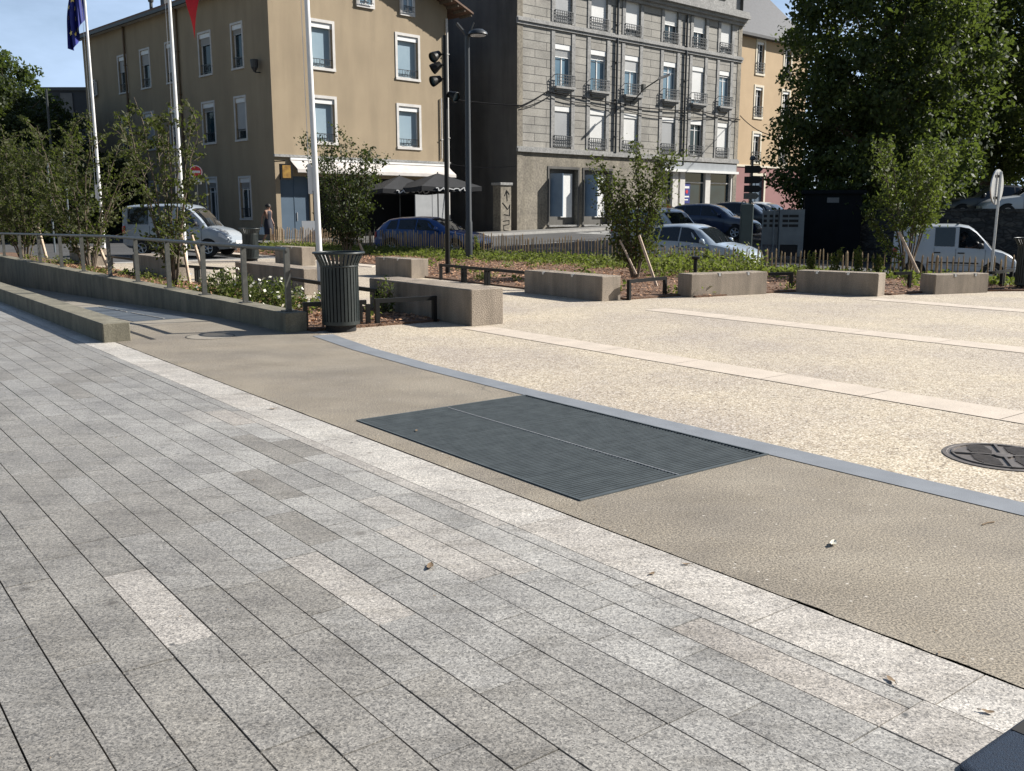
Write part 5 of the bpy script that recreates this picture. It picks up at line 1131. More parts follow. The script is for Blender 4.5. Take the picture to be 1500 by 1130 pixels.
def car(name, label, cat, p, yaw, Lc, Wc, st, pt, hs=1.0, side=(), ws=(.735, .55), rw=(.02, .13), wheels=(.185, .80), wr=.31, open_=None, mould=True, extras=None, group=None):
    o = thing(name, label, cat, p, yaw, group); w = Wc / 2
    X = lambda fx: (fx - .5) * Lc
    def ringpts(s_):
        fx, zb, zl, zt, wb, wf = s_; zb, zl, zt = zb * 1, zl * hs, zt * hs; e = .86 if .03 < fx < .97 else .75
        gh = zt - zl
        half = [(0, zb), (w * e * wb, zb), (w * wb * .985, zb + .1), (w * wb * 1.0, zb + (zl - zb) * .5), (w * wb * .985, zb + (zl - zb) * .86), (w * wb * .96, zl), (w * wf, zt - min(.07, gh * .4)), (w * wf * .88, zt - min(.02, gh * .12)), (w * wf * .5, zt + .012), (0, zt + .016)]
        return [(X(fx), y, z) for y, z in half] + [(X(fx), -y, z) for y, z in half[-2:0:-1]]
    P = [ringpts(s_) for s_ in st]; n = len(P[0]); mb = MB()
    vs = [q for r_ in P for q in r_]; fs = []
    for i in range(len(P) - 1):
        mid = (st[i][0] + st[i + 1][0]) / 2
        for j in range(n):
            if open_ and open_[0] < mid < open_[1] and (j == 5 or j == n - 6): continue
            fs.append((i * n + j, i * n + (j + 1) % n, (i + 1) * n + (j + 1) % n, (i + 1) * n + j))
    fs += [tuple(range(n))[::-1], tuple(range((len(P) - 1) * n, len(P) * n))]
    mb.add(vs, fs); body = mb.build('body', M[pt], o, smooth=32)
    def sp(fx, t, sg, off=.008):     # point on the greenhouse side
        zl, zt, wb, wf = interp(st, fx, 2) * hs, interp(st, fx, 3) * hs, interp(st, fx, 4), interp(st, fx, 5); gh = zt - zl
        y0, z0, y1, z1 = w * wb * .96, zl, w * wf, zt - min(.07, gh * .4)
        return (X(fx), sg * (y0 + (y1 - y0) * t + off), z0 + (z1 - z0) * t + off * .3)
    def bs(fx, f_, sg, off=.006):    # point on the lower body side, f_ 0 sill .. 1 belt
        zb, zl, wb = interp(st, fx, 1), interp(st, fx, 2) * hs, interp(st, fx, 4); e = .985 if f_ < .3 or f_ > .8 else 1.0
        return (X(fx), sg * (w * wb * e + off), zb + (zl - zb) * f_)
    for sg in (1, -1):
        for k, (f0, f1, b0, b1) in enumerate(side):   # window: rear/front fx at bottom and slant at top
            mb = MB(); N_ = 8; R_ = []
            for i in range(N_ + 1):
                q = i / N_; lo = f0 + (f1 - f0) * q; hi = (f0 + b0) + (f1 + b1 - f0 - b0) * q
                R_.append([sp(lo + (hi - lo) * t, t, sg) for t in (.05, .28, .5, .72, .95)])
            mb.grid(R_); mb.build('side_window', M['cglass_t'] if open_ and open_[0] - .01 <= f0 and f1 <= open_[1] + .01 else M['cglass'], o)
    def topgrid(fa, fb, wdt, off=.012):
        R_ = []
        for i in range(9):
            fx = fa + (fb - fa) * i / 8; zt, wf, zl = interp(st, fx, 3) * hs, interp(st, fx, 5), interp(st, fx, 2) * hs; gh = zt - zl; row = []
            for y, z in ((-.86, -min(.02, gh * .12)), (-.5, .012), (0, .016), (.5, .012), (.86, -min(.02, gh * .12))): row.append((X(fx) + off * .6 * (1 if fa > .4 else -1), y * w * wf * wdt, zt + z + off))
            R_.append(row)
        return R_
    mb = MB(); mb.grid(topgrid(ws[0], ws[1], .98)); wsd = mb.build('windscreen', M['cglass'], o)
    mb = MB()
    for y0 in (-.35, .1): mb.tube([(X(ws[0]) + .02, w * y0, interp(st, ws[0], 3) * hs + .03), (X(ws[0] - .055), w * (y0 + .28), interp(st, ws[0] - .055, 3) * hs + .035)], .009, 4)
    mb.build('wiper', M['plastic'], wsd)
    mb = MB(); mb.grid(topgrid(rw[0], rw[1], .93)); mb.build('rear_window', M['cglass'], o)
    for fx in wheels:
        for sg in (1, -1):
            cx = X(fx); yb = w * interp(st, fx, 4)
            mb = MB(); pts = [(cx + wr * 1.17 * math.cos(q * math.pi / 14), wr + wr * 1.17 * math.sin(q * math.pi / 14)) for q in range(15)]; pts = [(cx + wr * 1.17, .16)] + pts + [(cx - wr * 1.17, .16)]
            a = [(x_, sg * (yb + .004), z_) for x_, z_ in pts]; b = [(x_, sg * (yb - .3), z_) for x_, z_ in pts]; m_ = len(pts)
            mb.add(a + b, [tuple(range(m_)), tuple(range(m_, 2 * m_))[::-1]] + [(i, (i + 1) % m_, m_ + (i + 1) % m_, m_ + i) for i in range(m_)]); mb.build('wheel_arch', M['dark'], body)
            mb = MB(); mb.lathe([(wr * .62, sg * -.19), (wr * .97, sg * -.19), (wr, sg * -.16), (wr, sg * -.02), (wr * .96, sg * .008), (wr * .62, sg * .012)], 28, c=(cx, sg * yb, wr), ax='y'); wh = mb.build('wheel', M['tyre'], o, smooth=40)
            mb = MB(); mb.lathe([(wr * .62, sg * .005), (wr * .6, sg * .016), (wr * .52, sg * .012)], 28, c=(cx, sg * yb, wr), ax='y', cap=False); mb.lathe([(wr * .16, 0), (wr * .16, sg * .018)], 12, c=(cx, sg * yb, wr), ax='y')
            for q in range(5):
                a_ = q * 1.2566; mb.tube([(cx + wr * .12 * math.cos(a_), sg * (yb + .014), wr + wr * .12 * math.sin(a_)), (cx + wr * .56 * math.cos(a_), sg * (yb + .014), wr + wr * .56 * math.sin(a_))], wr * .1, 5)
            mb.build('rim', M['rim'], wh)
    for sg in (1, -1):
        mb = MB()
        for fx in ([s_[0] for s_ in side[:1]] + [s_[1] + .012 for s_ in side]):
            if not .12 < fx < .75: continue
            P_ = [bs(fx, t, sg, .003) for t in (.12, .35, .6, .85, .98)]; mb.tube(P_, .006, 4)
        mb.build('door_seam', M['plastic'], body)
        for s_ in side[-2:]:
            a = bs(s_[0] + .025, .8, sg, .006); mb = MB(); mb.bx(a[0] - .1, a[0] + .1, a[1] - .012, a[1] + .016, a[2] - .02, a[2] + .02); mb.build('door_handle', M['plastic'] if mould else M[pt], o)
        f_ = side[-1][1] - .035; a = sp(f_, .08, sg, 0); mb = MB(); mb.bx(a[0] - .05, a[0] + .06, a[1], a[1] + sg * .08, a[2] + .0, a[2] + .04)
        mb.lathe([(.02, -.08), (.075, -.05), (.09, .0), (.07, .06), (.02, .08)], 10, c=(a[0] + .02, a[1] + sg * .14, a[2] + .07), ax='x'); mb.build('mirror', M['plastic'] if mould else M[pt], o, smooth=50)
        if mould: mb = MB(); mb.tube([bs(f, .42, sg, .004) for f in np.linspace(.29, .69, 9)], .03, 4); mb.build('side_moulding', M['plastic'], body)
        # lamps
        mb = MB(); R_ = []
        for i in range(6): fx = .90 + .072 * i / 5; R_.append([bs(fx, t, sg, .012) for t in (.74, .85, .97)])
        mb.grid(R_); a = bs(.972, .85, sg); b = bs(.982, .8, sg); 
        for fx in (.965, .985): pass
        mb.grid([[(X(.972) + q * .03, a[1] * (1 - q * .28), a[2] + dz - q * .03 + .01) for dz in (-.07, 0, .06)] for q in (0, .5, 1)]); mb.build('headlight', M['lamp'], o)
        mb = MB(); R_ = []
        for i in range(4): fx = .004 + .035 * i / 3; R_.append([bs(fx, t, sg, .012) for t in (.62, .8, .98)])
        mb.grid(R_); mb.build('tail_light', M['redlamp'], o)
    zf = st[-1][1]; mb = MB(); mb.bx(X(1) - .05, X(1) + .012, -w * .5, w * .5, zf - .06, zf + .03); mb.bx(X(.985), X(.992), -w * .42, w * .42, zf + .12, zf + .19); mb.build('front_grille', M['plastic'], o)
    for xx in (X(1) + .006, X(0) - .016):
        mb = MB(); mb.bx(xx, xx + .012, -.26, .26, .45 if xx > 0 else .6, .56 if xx > 0 else .71); mb.build('number_plate', M['white'], o)
    return o, sp, bs, X
m, n_, b_ = nt('car_glass_clear'); g_ = n_.nodes.new('ShaderNodeBsdfTransparent'); g_.inputs[0].default_value = (.5, .55, .58, 1); mx = n_.nodes.new('ShaderNodeMixShader'); mx.inputs[0].default_value = .88
b_.inputs['Base Color'].default_value = (.01, .01, .012, 1); b_.inputs['Roughness'].default_value = .05; L(n_, b_.outputs[0], mx.inputs[1]); L(n_, g_.outputs[0], mx.inputs[2]); L(n_, mx.outputs[0], n_.nodes['Material Output'].inputs['Surface']); M['cglass_t'] = m
HS = [(.13, .235, .035, -.0), (.255, .42, .0, .0), (.432, .665, .0, -.13)]
VS = [(.06, .255, .0, 0), (.30, .48, .0, 0), (.525, .735, 0, -.115)]
x, y, _ = at(272, 340, 34.2)
car('van', 'pale passenger van with dark side windows, seen behind the left flagpoles', 'van', (x, y, -.02), R(-8), 3.98, 1.67, VAN, 'p_pale', 1.0, VS, (.785, .645), (.003, .022), wr=.3)
x, y, _ = at(636, 360, 36.9)
car('hatchback', 'dark blue hatchback parked behind the paling fence beside the parasols', 'car', (x, y, zr(x, y)), R(-24), 4.45, 1.8, HATCH, 'p_blue', .98, HS, mould=False)
x, y, _ = at(1022, 390, 30.0)
cr, sp, bs, X = car('hatchback', 'pale silver blue hatchback with dark lettering on its door, behind the bushy young tree', 'car', (x, y, zr(x, y) + .03), R(-40), 3.9, 1.73, HATCH, 'p_ice', 1.07, [(.10, .24, .045, 0), (.255, .43, 0, 0), (.442, .69, 0, -.15)], (.745, .57), mould=False)
# lettering on its near door
fc = bpy.data.curves.new('lettering', 'FONT'); fc.body = "A l'Economie"; fc.size = .19; fc.extrude = .002
to = bpy.data.objects.new('lettering', fc); COL.objects.link(to); bpy.context.view_layer.update()
me = bpy.data.meshes.new_from_object(to.evaluated_get(bpy.context.evaluated_depsgraph_get())); bpy.data.objects.remove(to)
me.materials.clear(); me.materials.append(M['decal']); to = bpy.data.objects.new('lettering', me); COL.objects.link(to); to.parent = cr
p0 = bs(.46, .73, -1, .012); to.location = p0; to.rotation_euler = (R(90), 0, 0)
mb = MB(); a = bs(.44, .8, -1, .01); mb.tube([(a[0] - .2, a[1], a[2] - .02), (a[0] - .08, a[1], a[2] + .04), (a[0], a[1], a[2] + .0), (a[0] + .03, a[1], a[2] - .05)], .014, 4); mb.bx(a[0] - .1, a[0] + .1, a[1] - .003, a[1] + .003, a[2] - .52, a[2] - .3); mb.build('logo', M['decal'], cr)
vx, vy, _ = at(1394, 400, 31.5); vz = at(1394, 410, 31.5)[2]
vr, sp, bs, X = car('van', 'white panel van with its driver at the wheel, in front of the stone retaining wall', 'van', (vx, vy, vz), R(-22), 3.75, 1.66, VAN, 'p_white', 1.0, [(.335, .495, 0, 0), (.525, .725, 0, -.125)], (.785, .645), (.003, .022), wr=.3, open_=(.525, .725))
mb = MB(); mb.tube([(X(.1), -.5, 1.83), (X(.1), .5, 1.83)], .025, 6); mb.tube([(X(.52), -.6, 1.86), (X(.52), .6, 1.86)], .025, 6); mb.build('roof_bar', M['plastic'], vr)
mb = MB(); mb.bx(X(.53), X(.6), -.6, -.1, .55, .7); mb.bx(X(.515), X(.54), -.6, -.1, .7, 1.35); mb.build('seat', M['plastic'], vr)
mb = MB(); mb.tube([(X(.70) + .05 * math.sin(q * math.pi / 8) * .5, -.35 + .18 * math.cos(q * math.pi / 8), 1.0 + .17 * math.sin(q * math.pi / 8)) for q in range(17)], .016, 5); mb.build('steering_wheel', M['plastic'], vr)
x, y, _ = at(970, 330, 38.5)
o, *_r = car('van', 'white and yellow service vehicle half hidden behind the bushy young tree', 'van', (x, y, zr(x, y) + .1), R(-52), 4.2, 1.8, VAN, 'p_white', .93, VS, (.785, .645), (.003, .022))
X_ = _r[2]; mb = MB()
for sg in (1, -1): mb.tube([_r[1](f, .72, sg, .004) for f in np.linspace(.05, .75, 9)], .07, 4)
mb.build('yellow_stripe', M['yellow'], o); mb = MB(); mb.lathe([(.09, 0), (.09, .1), (.03, .16)], 12, c=(.35, 0, 1.70)); mb.build('beacon', M['orange'], o)
x, y, _ = at(1043, 335, 42); car('hatchback', 'navy car with sunlit roof and windscreen, left of the dark green column', 'car', (x, y, at(1043, 350, 42)[2]), R(-28), 4.1, 1.75, HATCH, 'p_navy', 1.03, HS, mould=False)
x, y, _ = at(1122, 320, 50); car('hatchback', 'silver car with a bright roof between the dark green column and the slotted shelter', 'car', (x, y, at(1120, 340, 50)[2]), R(-40), 4.1, 1.75, HATCH, 'p_silver', 1.04, HS, mould=False)
x, y, _ = at(1092, 320, 47); car('hatchback', 'black car mostly hidden behind the dark green column', 'car', (x, y, at(1092, 342, 47)[2]), R(-30), 4.1, 1.75, HATCH, 'p_black', 1.03, HS, mould=False)
uz = 1.1
x, y, _ = at(1450, 300, 40); car('saloon_car', 'dark saloon parked on the upper street above the retaining wall', 'car', (x, y, uz + .1), R(172), 4.4, 1.75, SEDAN, 'p_black', 1.0, [(.23, .34, .06, 0), (.35, .5, 0, 0), (.51, .66, 0, -.11)], (.70, .56), (.15, .3), mould=False)
x, y, _ = at(1520, 300, 38.5); car('saloon_car', 'silver saloon parked on the upper street, cut by the right edge', 'car', (x, y, uz + .1), R(168), 4.4, 1.75, SEDAN, 'p_silver', 1.02, [(.23, .34, .06, 0), (.35, .5, 0, 0), (.51, .66, 0, -.11)], (.70, .56), (.15, .3), mould=False)
# ================================================================ PEOPLE
def skinned(name, verts, edges, radii, mat, parent=None, sub=2, root=0):
    me = bpy.data.meshes.new(name); me.from_pydata(verts, edges, []); o = bpy.data.objects.new(name, me); COL.objects.link(o)
    sk = o.modifiers.new('s', 'SKIN'); ly = me.skin_vertices[0] if me.skin_vertices else None
    if ly is None:
        bpy.context.view_layer.objects.active = o; bpy.ops.mesh.customdata_skin_add(); ly = me.skin_vertices[0]
    for i, r in enumerate(radii): ly.data[i].radius = (r, r) if not isinstance(r, tuple) else r; ly.data[i].use_root = i == root
    sb = o.modifiers.new('b', 'SUBSURF'); sb.levels = sub; sb.render_levels = sub
    bpy.context.view_layer.update(); ev = o.evaluated_get(bpy.context.evaluated_depsgraph_get()); m2 = bpy.data.meshes.new_from_object(ev)
    bpy.data.objects.remove(o); m2.materials.clear(); m2.materials.append(mat)
    for p in m2.polygons: p.use_smooth = True
    q = bpy.data.objects.new(name, m2); COL.objects.link(q)
    if parent: q.parent = parent
    return q
def figure(o, J, skinm=M['skin'], extra_r={}):
    """J: joint dict -> one continuous body"""
    names = list(J); V = [J[k] for k in names]; ix = {k: i for i, k in enumerate(names)}
    E_ = []
    for a, b in (('pelvis', 'waist'), ('waist', 'chest'), ('chest', 'neck'), ('neck', 'jaw'), ('jaw', 'head'), ('head', 'crown'), ('chest', 'shL'), ('shL', 'elL'), ('elL', 'wrL'), ('wrL', 'haL'), ('chest', 'shR'), ('shR', 'elR'), ('elR', 'wrR'), ('wrR', 'haR'),
                 ('pelvis', 'hipL'), ('hipL', 'knL'), ('knL', 'anL'), ('anL', 'toL'), ('pelvis', 'hipR'), ('hipR', 'knR'), ('knR', 'anR'), ('anR', 'toR')):
        if a in ix and b in ix: E_.append((ix[a], ix[b]))
    rad = {'pelvis': (.15, .11), 'waist': (.125, .095), 'chest': (.15, .105), 'neck': .052, 'jaw': .07, 'head': .09, 'crown': .06, 'sh': .062, 'el': .042, 'wr': .03, 'ha': .032, 'hip': .085, 'kn': .056, 'an': .038, 'to': .035}
    rr_ = [extra_r.get(k, rad.get(k, rad.get(k[:-1], .05))) for k in names]
    b = skinned('body', V, E_, rr_, skinm, o, 2, ix['pelvis'])
    # five separate fingers on each hand
    for s_ in 'LR':
        if 'ha' + s_ not in J: continue
        h, w_ = Vector(J['ha' + s_]), Vector(J['wr' + s_]); d = (h - w_).normalized(); sd = d.cross(Vector((0, 1, 0)));
        if sd.length < .2: sd = d.cross(Vector((1, 0, 0)))
        sd.normalize(); nn = d.cross(sd)
        mb = MB()
        for k, (of, ln) in enumerate(((-.027, .062), (-.009, .075), (.009, .08), (.026, .07))):
            a = h + sd * of + d * .015; mb.tube([a, a + d * ln * .5 + nn * .008, a + d * ln * .8 + nn * .03, a + d * ln * .85 + nn * .045], [.0095, .009, .008, .005], 6)
        a = h - d * .02 - sd * .03; mb.tube([a, a + d * .025 - sd * .025, a + d * .05 - sd * .03 + nn * .02], [.011, .01, .006], 6); mb.build('fingers', skinm, b, smooth=70)
    return b
def head_parts(o, hc, fw, up=(0, 0, 1), hair_len=.12, bun=False):
    """face features and hair around head centre hc, facing fw"""
    f = Vector(fw).normalized(); u_ = Vector(up); r = f.cross(u_).normalized(); hc = Vector(hc)
    mb = MB()
    for sx in (-1, 1): mb.lathe([(.004, -.006), (.011, 0), (.004, .006)], 8, c=tuple(hc + f * .083 + r * sx * .032 + u_ * .015), ax='z')
    mb.tube([hc + f * .085 - u_ * .062 - r * .022, hc + f * .09 - u_ * .064, hc + f * .085 - u_ * .062 + r * .022], .005, 4); mb.build('face_features', M['hair'], o)
    mb = MB(); mb.tube([hc + f * .085 + u_ * .01, hc + f * .112 - u_ * .03], [.008, .014], 6)
    for sx in (-1, 1): mb.tube([hc + r * sx * .088 + u_ * .02, hc + r * sx * .1, hc + r * sx * .088 - u_ * .03], .01, 5)
    mb.build('nose_and_ears', M['skin'], o, smooth=70)
    mb = MB(); P = []
    for i in range(7):
        th = math.pi * i / 6 * .62
        P.append([hc + u_ * (.115 * math.cos(th) + .01) + (r * math.cos(ph) + f * math.sin(ph)) * (.108 * math.sin(th)) - f * .018 for ph in [2 * math.pi * j / 16 for j in range(17)]])
    mb.grid(P); P2 = [P[-1][k] for k in range(17)]
    back = [P[4][k] for k in range(8, 17)]; mb.grid([back, [p - u_ * hair_len * .6 - f * .01 for p in back], [p - u_ * hair_len + f * .01 for p in back]])
    if bun: mb.lathe([(.005, -.05), (.045, -.03), (.055, 0), (.045, .03), (.005, .05)], 10, c=tuple(hc - f * .13 + u_ * .03))
    mb.build('hair', M['hair'], o, smooth=80)
# woman walking past the yellow building
x, y, _ = at(394, 350, 44.6); zg_ = zr(x, y) + (.11 if False else .0); zf_ = at(394, 299, 44.6)[2]
o = thing('person', 'woman in a dark sleeveless dress walking past the yellow building with a pale bag', 'person', (x, y, zg_), R(-30)); sc_ = (zf_ - zg_) / 1.69; o.scale = (sc_,) * 3
J = {'pelvis': (0, 0, .93), 'waist': (.01, 0, 1.1), 'chest': (.02, 0, 1.32), 'neck': (.04, 0, 1.46), 'jaw': (.06, 0, 1.53), 'head': (.06, 0, 1.58), 'crown': (.055, 0, 1.65),
     'shL': (.02, .17, 1.38), 'elL': (-.06, .22, 1.12), 'wrL': (.06, .23, .9), 'haL': (.09, .23, .83), 'shR': (.02, -.17, 1.38), 'elR': (-.12, -.22, 1.14), 'wrR': (-.16, -.21, .9), 'haR': (-.16, -.21, .82),
     'hipL': (0, .09, .88), 'knL': (.16, .09, .48), 'anL': (.22, .09, .08), 'toL': (.36, .1, .035), 'hipR': (0, -.09, .88), 'knR': (-.02, -.09, .48), 'anR': (-.26, -.09, .14), 'toR': (-.15, -.09, .04)}
figure(o, J); head_parts(o, (.062, 0, 1.585), (1, 0, -.05), hair_len=.1, bun=True)
mb = MB(); P = []
for z, rx, ry, cx in ((1.42, .055, .12, .02), (1.36, .11, .155, .02), (1.25, .125, .155, .022), (1.1, .11, .14, .015), (1.0, .135, .165, .0), (.88, .165, .185, 0), (.7, .2, .2, .02), (.5, .24, .215, .02), (.42, .25, .22, .02)):
    P.append([(cx + rx * math.cos(q) * (1 + .05 * math.sin(6 * q) * (1.2 - z)), ry * math.sin(q), z) for q in [2 * math.pi * j / 24 for j in range(25)]])
mb.grid(P); mb.build('dress', M['dress'], o, smooth=80)
mb = MB()
for s_ in (-1, 1): mb.tube([(.09, s_ * .07, 1.4), (.03, s_ * .09, 1.45), (-.04, s_ * .07, 1.4)], .018, 5)
mb.build('dress_straps', M['dress'], o)
for k in ('L', 'R'):
    a, b = Vector(J['an' + k]), Vector(J['to' + k]); mb = MB(); mb.tube([a + Vector((-.03, 0, -.05)), (a + b) / 2 + Vector((0, 0, -.02)), b], [.042, .046, .036], 8); mb.build('shoe', M['plastic'], o, smooth=60)
hx = Vector((x, y, zg_)) + Matrix.Rotation(R(-30), 3, 'Z') @ (Vector((-.16, -.22, .82)) * sc_)
o2 = thing('handbag', 'pale blue bag hanging from the hand of the walking woman', 'bag', tuple(hx), R(-30))
mb = MB(); mb.add([(-.1, -.05, -.12), (.1, -.05, -.12), (.1, .05, -.12), (-.1, .05, -.12), (-.15, -.07, -.45), (.15, -.07, -.45), (.15, .07, -.45), (-.15, .07, -.45)], [(0, 1, 2, 3), (7, 6, 5, 4), (0, 4, 5, 1), (1, 5, 6, 2), (2, 6, 7, 3), (3, 7, 4, 0)]); mb.build('main_body', M['bagw'], o2, bevel=.02)
mb = MB(); mb.tube([(-.07, 0, -.13), (-.03, 0, 0), (.03, 0, 0), (.07, 0, -.13)], .01, 5); mb.build('handle', M['bagw'], o2)
# driver in the white van
dm = Matrix.Translation((vx, vy, vz)) @ Matrix.Rotation(R(-22), 4, 'Z')
o = thing('person', 'driver with dark hair holding the steering wheel of the white panel van', 'person', tuple(dm @ Vector((X(.565), -.35, .7))), R(-22))
J = {'pelvis': (0, 0, .08), 'waist': (-.01, 0, .26), 'chest': (-.02, 0, .5), 'neck': (-.01, 0, .63), 'jaw': (.02, 0, .70), 'head': (.02, 0, .76), 'crown': (.015, 0, .83),
     'shL': (-.01, .18, .55), 'elL': (.16, .23, .33), 'wrL': (.36, .16, .38), 'haL': (.42, .13, .41), 'shR': (-.01, -.18, .55), 'elR': (.14, -.24, .34), 'wrR': (.35, -.17, .42), 'haR': (.41, -.14, .45),
     'hipL': (.05, .1, .07), 'knL': (.45, .12, .12), 'anL': (.62, .12, -.25), 'toL': (.74, .12, -.28), 'hipR': (.05, -.1, .07), 'knR': (.45, -.12, .12), 'anR': (.62, -.12, -.25), 'toR': (.74, -.12, -.28)}
figure(o, J); head_parts(o, (.022, 0, .765), (1, 0, 0), hair_len=.07)
mb = MB(); P = []
for z, rx, ry, cx in ((.6, .07, .12, -.015), (.55, .125, .2, -.015), (.45, .14, .19, -.015), (.26, .125, .165, -.01), (.05, .15, .18, 0)):
    P.append([(cx + rx * math.cos(q), ry * math.sin(q), z) for q in [2 * math.pi * j / 20 for j in range(21)]])
mb.grid(P); mb.build('shirt', M['darkwall'], o, smooth=80)
mb = MB()
for k in 'LR':
    a, b = Vector(J['sh' + k]), Vector(J['el' + k]); mb.tube([a, a.lerp(b, .6)], [.078, .066], 10)
mb.build('sleeves', M['darkwall'], o, smooth=60)
# ================================================================ TREES
def clumps(fn, ncl, nl, rad, flat=.75):
    out = []
    while len(out) < ncl:
        p = fn()
        if p is None: continue
        r_ = rad * random.uniform(.6, 1.3); q = rng.normal(size=(nl, 3)); q /= np.linalg.norm(q, axis=1)[:, None]; q *= (rng.random(nl) ** .45)[:, None] * r_; q[:, 2] *= flat
        out.append(q + np.array(p))
    return out
def bigtree(label, p, rx, ry, z0, z1, prof, ncl, nl, leaf, size, zg=0, rad=.75, trunk=.3, group=None, seed=1, name='tree'):
    random.seed(seed); o = thing(name, label, 'tree', (p[0], p[1], zg), random.random() * 6, group); h = z1 - z0
    bumps = [(random.uniform(0, 6.28), random.uniform(.1, .95), random.uniform(.72, 1.12)) for _ in range(26)]
    def f():
        t = random.random(); a = random.uniform(0, 6.2832); rr = prof(t); k = 1
        for ba, bt, bk in bumps:
            da = abs((a - ba + math.pi) % (2 * math.pi) - math.pi)
            if da < .5 and abs(t - bt) < .09: k = bk
        s_ = random.random() ** .42 * k
        if random.random() > rr + .25: return None
        return (rx * rr * s_ * math.cos(a), ry * rr * s_ * math.sin(a), z0 - zg + h * t)
    cl = clumps(f, ncl, nl, rad); C = np.concatenate(cl); tone = np.clip(np.repeat(rng.random(ncl) * .6, nl) + rng.random(ncl * nl) * .45, 0, 1)
    mb = MB(); hh = z1 - zg; tr = [(0, 0, -.2), (.05, .03, hh * .3), (-.05, .1, hh * .6), (.05, 0, hh * .93)]
    mb.tube(tr, [trunk * 1.25, trunk * .85, trunk * .5, .04], 10); mb.build('trunk', M['bark'], o, smooth=60)
    mb = MB()
    for i in range(26):
        t = random.uniform(.22, .9); a = i * 2.4; r0 = rx * prof(max(0, (hh * t + zg - z0) / h)) * .8 if hh * t + zg > z0 else rx * .4
        zz = hh * t; mb.tube([(0, .03, zz - .3), (r0 * .5 * math.cos(a), r0 * .5 * math.sin(a), zz + r0 * .25), (r0 * math.cos(a), r0 * math.sin(a), zz + r0 * .6)], [trunk * .35 * (1.1 - t), trunk * .2 * (1.1 - t) + .015, .012], 6)
    mb.build('limbs', M['bark'], o, smooth=60)
    leafquads('crown', C, size, M[leaf], o, asp=.6, tone=tone)
    return o
full = lambda t: max(.05, math.sin(math.pi * min(1, (t * .86 + .12))) ** .6)
cone = lambda t: max(.05, min(1, .62 + t * 2.2) * (1 - max(0, t - .2) * .95) ** .8)
TX = at(1262, 330, 41.5)
bigtree('big dense dark green tree standing behind the kiosk, filling the upper right', (TX[0] + .6, TX[1]), 4.6, 4.3, .9, 16.2, lambda t: max(.06, min(1, .72 + t * 1.6) * (1 - max(0, t - .5) ** 1.6 * 1.3)), 720, 125, 'leaf_big', .21, .6, .85, .32, 'large trees at the right', 3)
TX = at(1442, 300, 48)
bigtree('lighter feathery tree right of the big dense tree, above the dark saloon', TX, 4.2, 4.2, 3.2, 16, full, 380, 95, 'leaf_big', .2, 1.0, .9, .28, 'large trees at the right', 5)
TX = at(1530, 300, 45)
bigtree('yellowish green tree at the upper right edge of the picture', TX, 3.6, 3.6, 2.8, 14, full, 330, 90, 'leaf_yg', .19, 1.0, .85, .25, 'large trees at the right', 6)
TX = at(1370, 300, 58)
bigtree('dark tree in the distance between the two large right hand trees', TX, 5, 5, 1.5, 14, full, 260, 60, 'leaf_dark', .35, 1.0, 1.1, .3, 'large trees at the right', 8)
TX = at(-8, 300, 52)
bigtree('dense dark tree at the left edge below the blue sky', TX, 4.6, 4.6, 0.3, 8.4, full, 420, 100, 'leaf_dark', .22, 0, .9, .28, 'dark trees at the left', 11)
TX = at(58, 300, 58)
bigtree('broad dark tree standing in front of the dark flat roofed block', TX, 4.4, 4.4, .3, 7.9, full, 360, 100, 'leaf_dark', .22, 0, .9, .28, 'dark trees at the left', 12)
TX = at(2, 110, 66)
bigtree('taller tree crown just showing over the dark trees at the far left edge', TX, 2.8, 2.8, 6.5, 11.8, full, 160, 50, 'leaf_big', .3, 0, .8, .25, 'dark trees at the left', 13)
TX = at(150, 300, 56)
bigtree('dark shrubby tree behind the blue flag pole, beside the yellow building', TX, 3.4, 3.0, .2, 4.6, full, 240, 56, 'leaf_dark', .26, 0, .8, .2, 'dark trees at the left', 14)
TX = at(70, 330, 45)
bigtree('low dark bushy tree at the roadside at the left', TX, 3.6, 2.2, .1, 4.2, full, 260, 56, 'leaf_dark', .22, 0, .7, .16, 'dark trees at the left', 15)
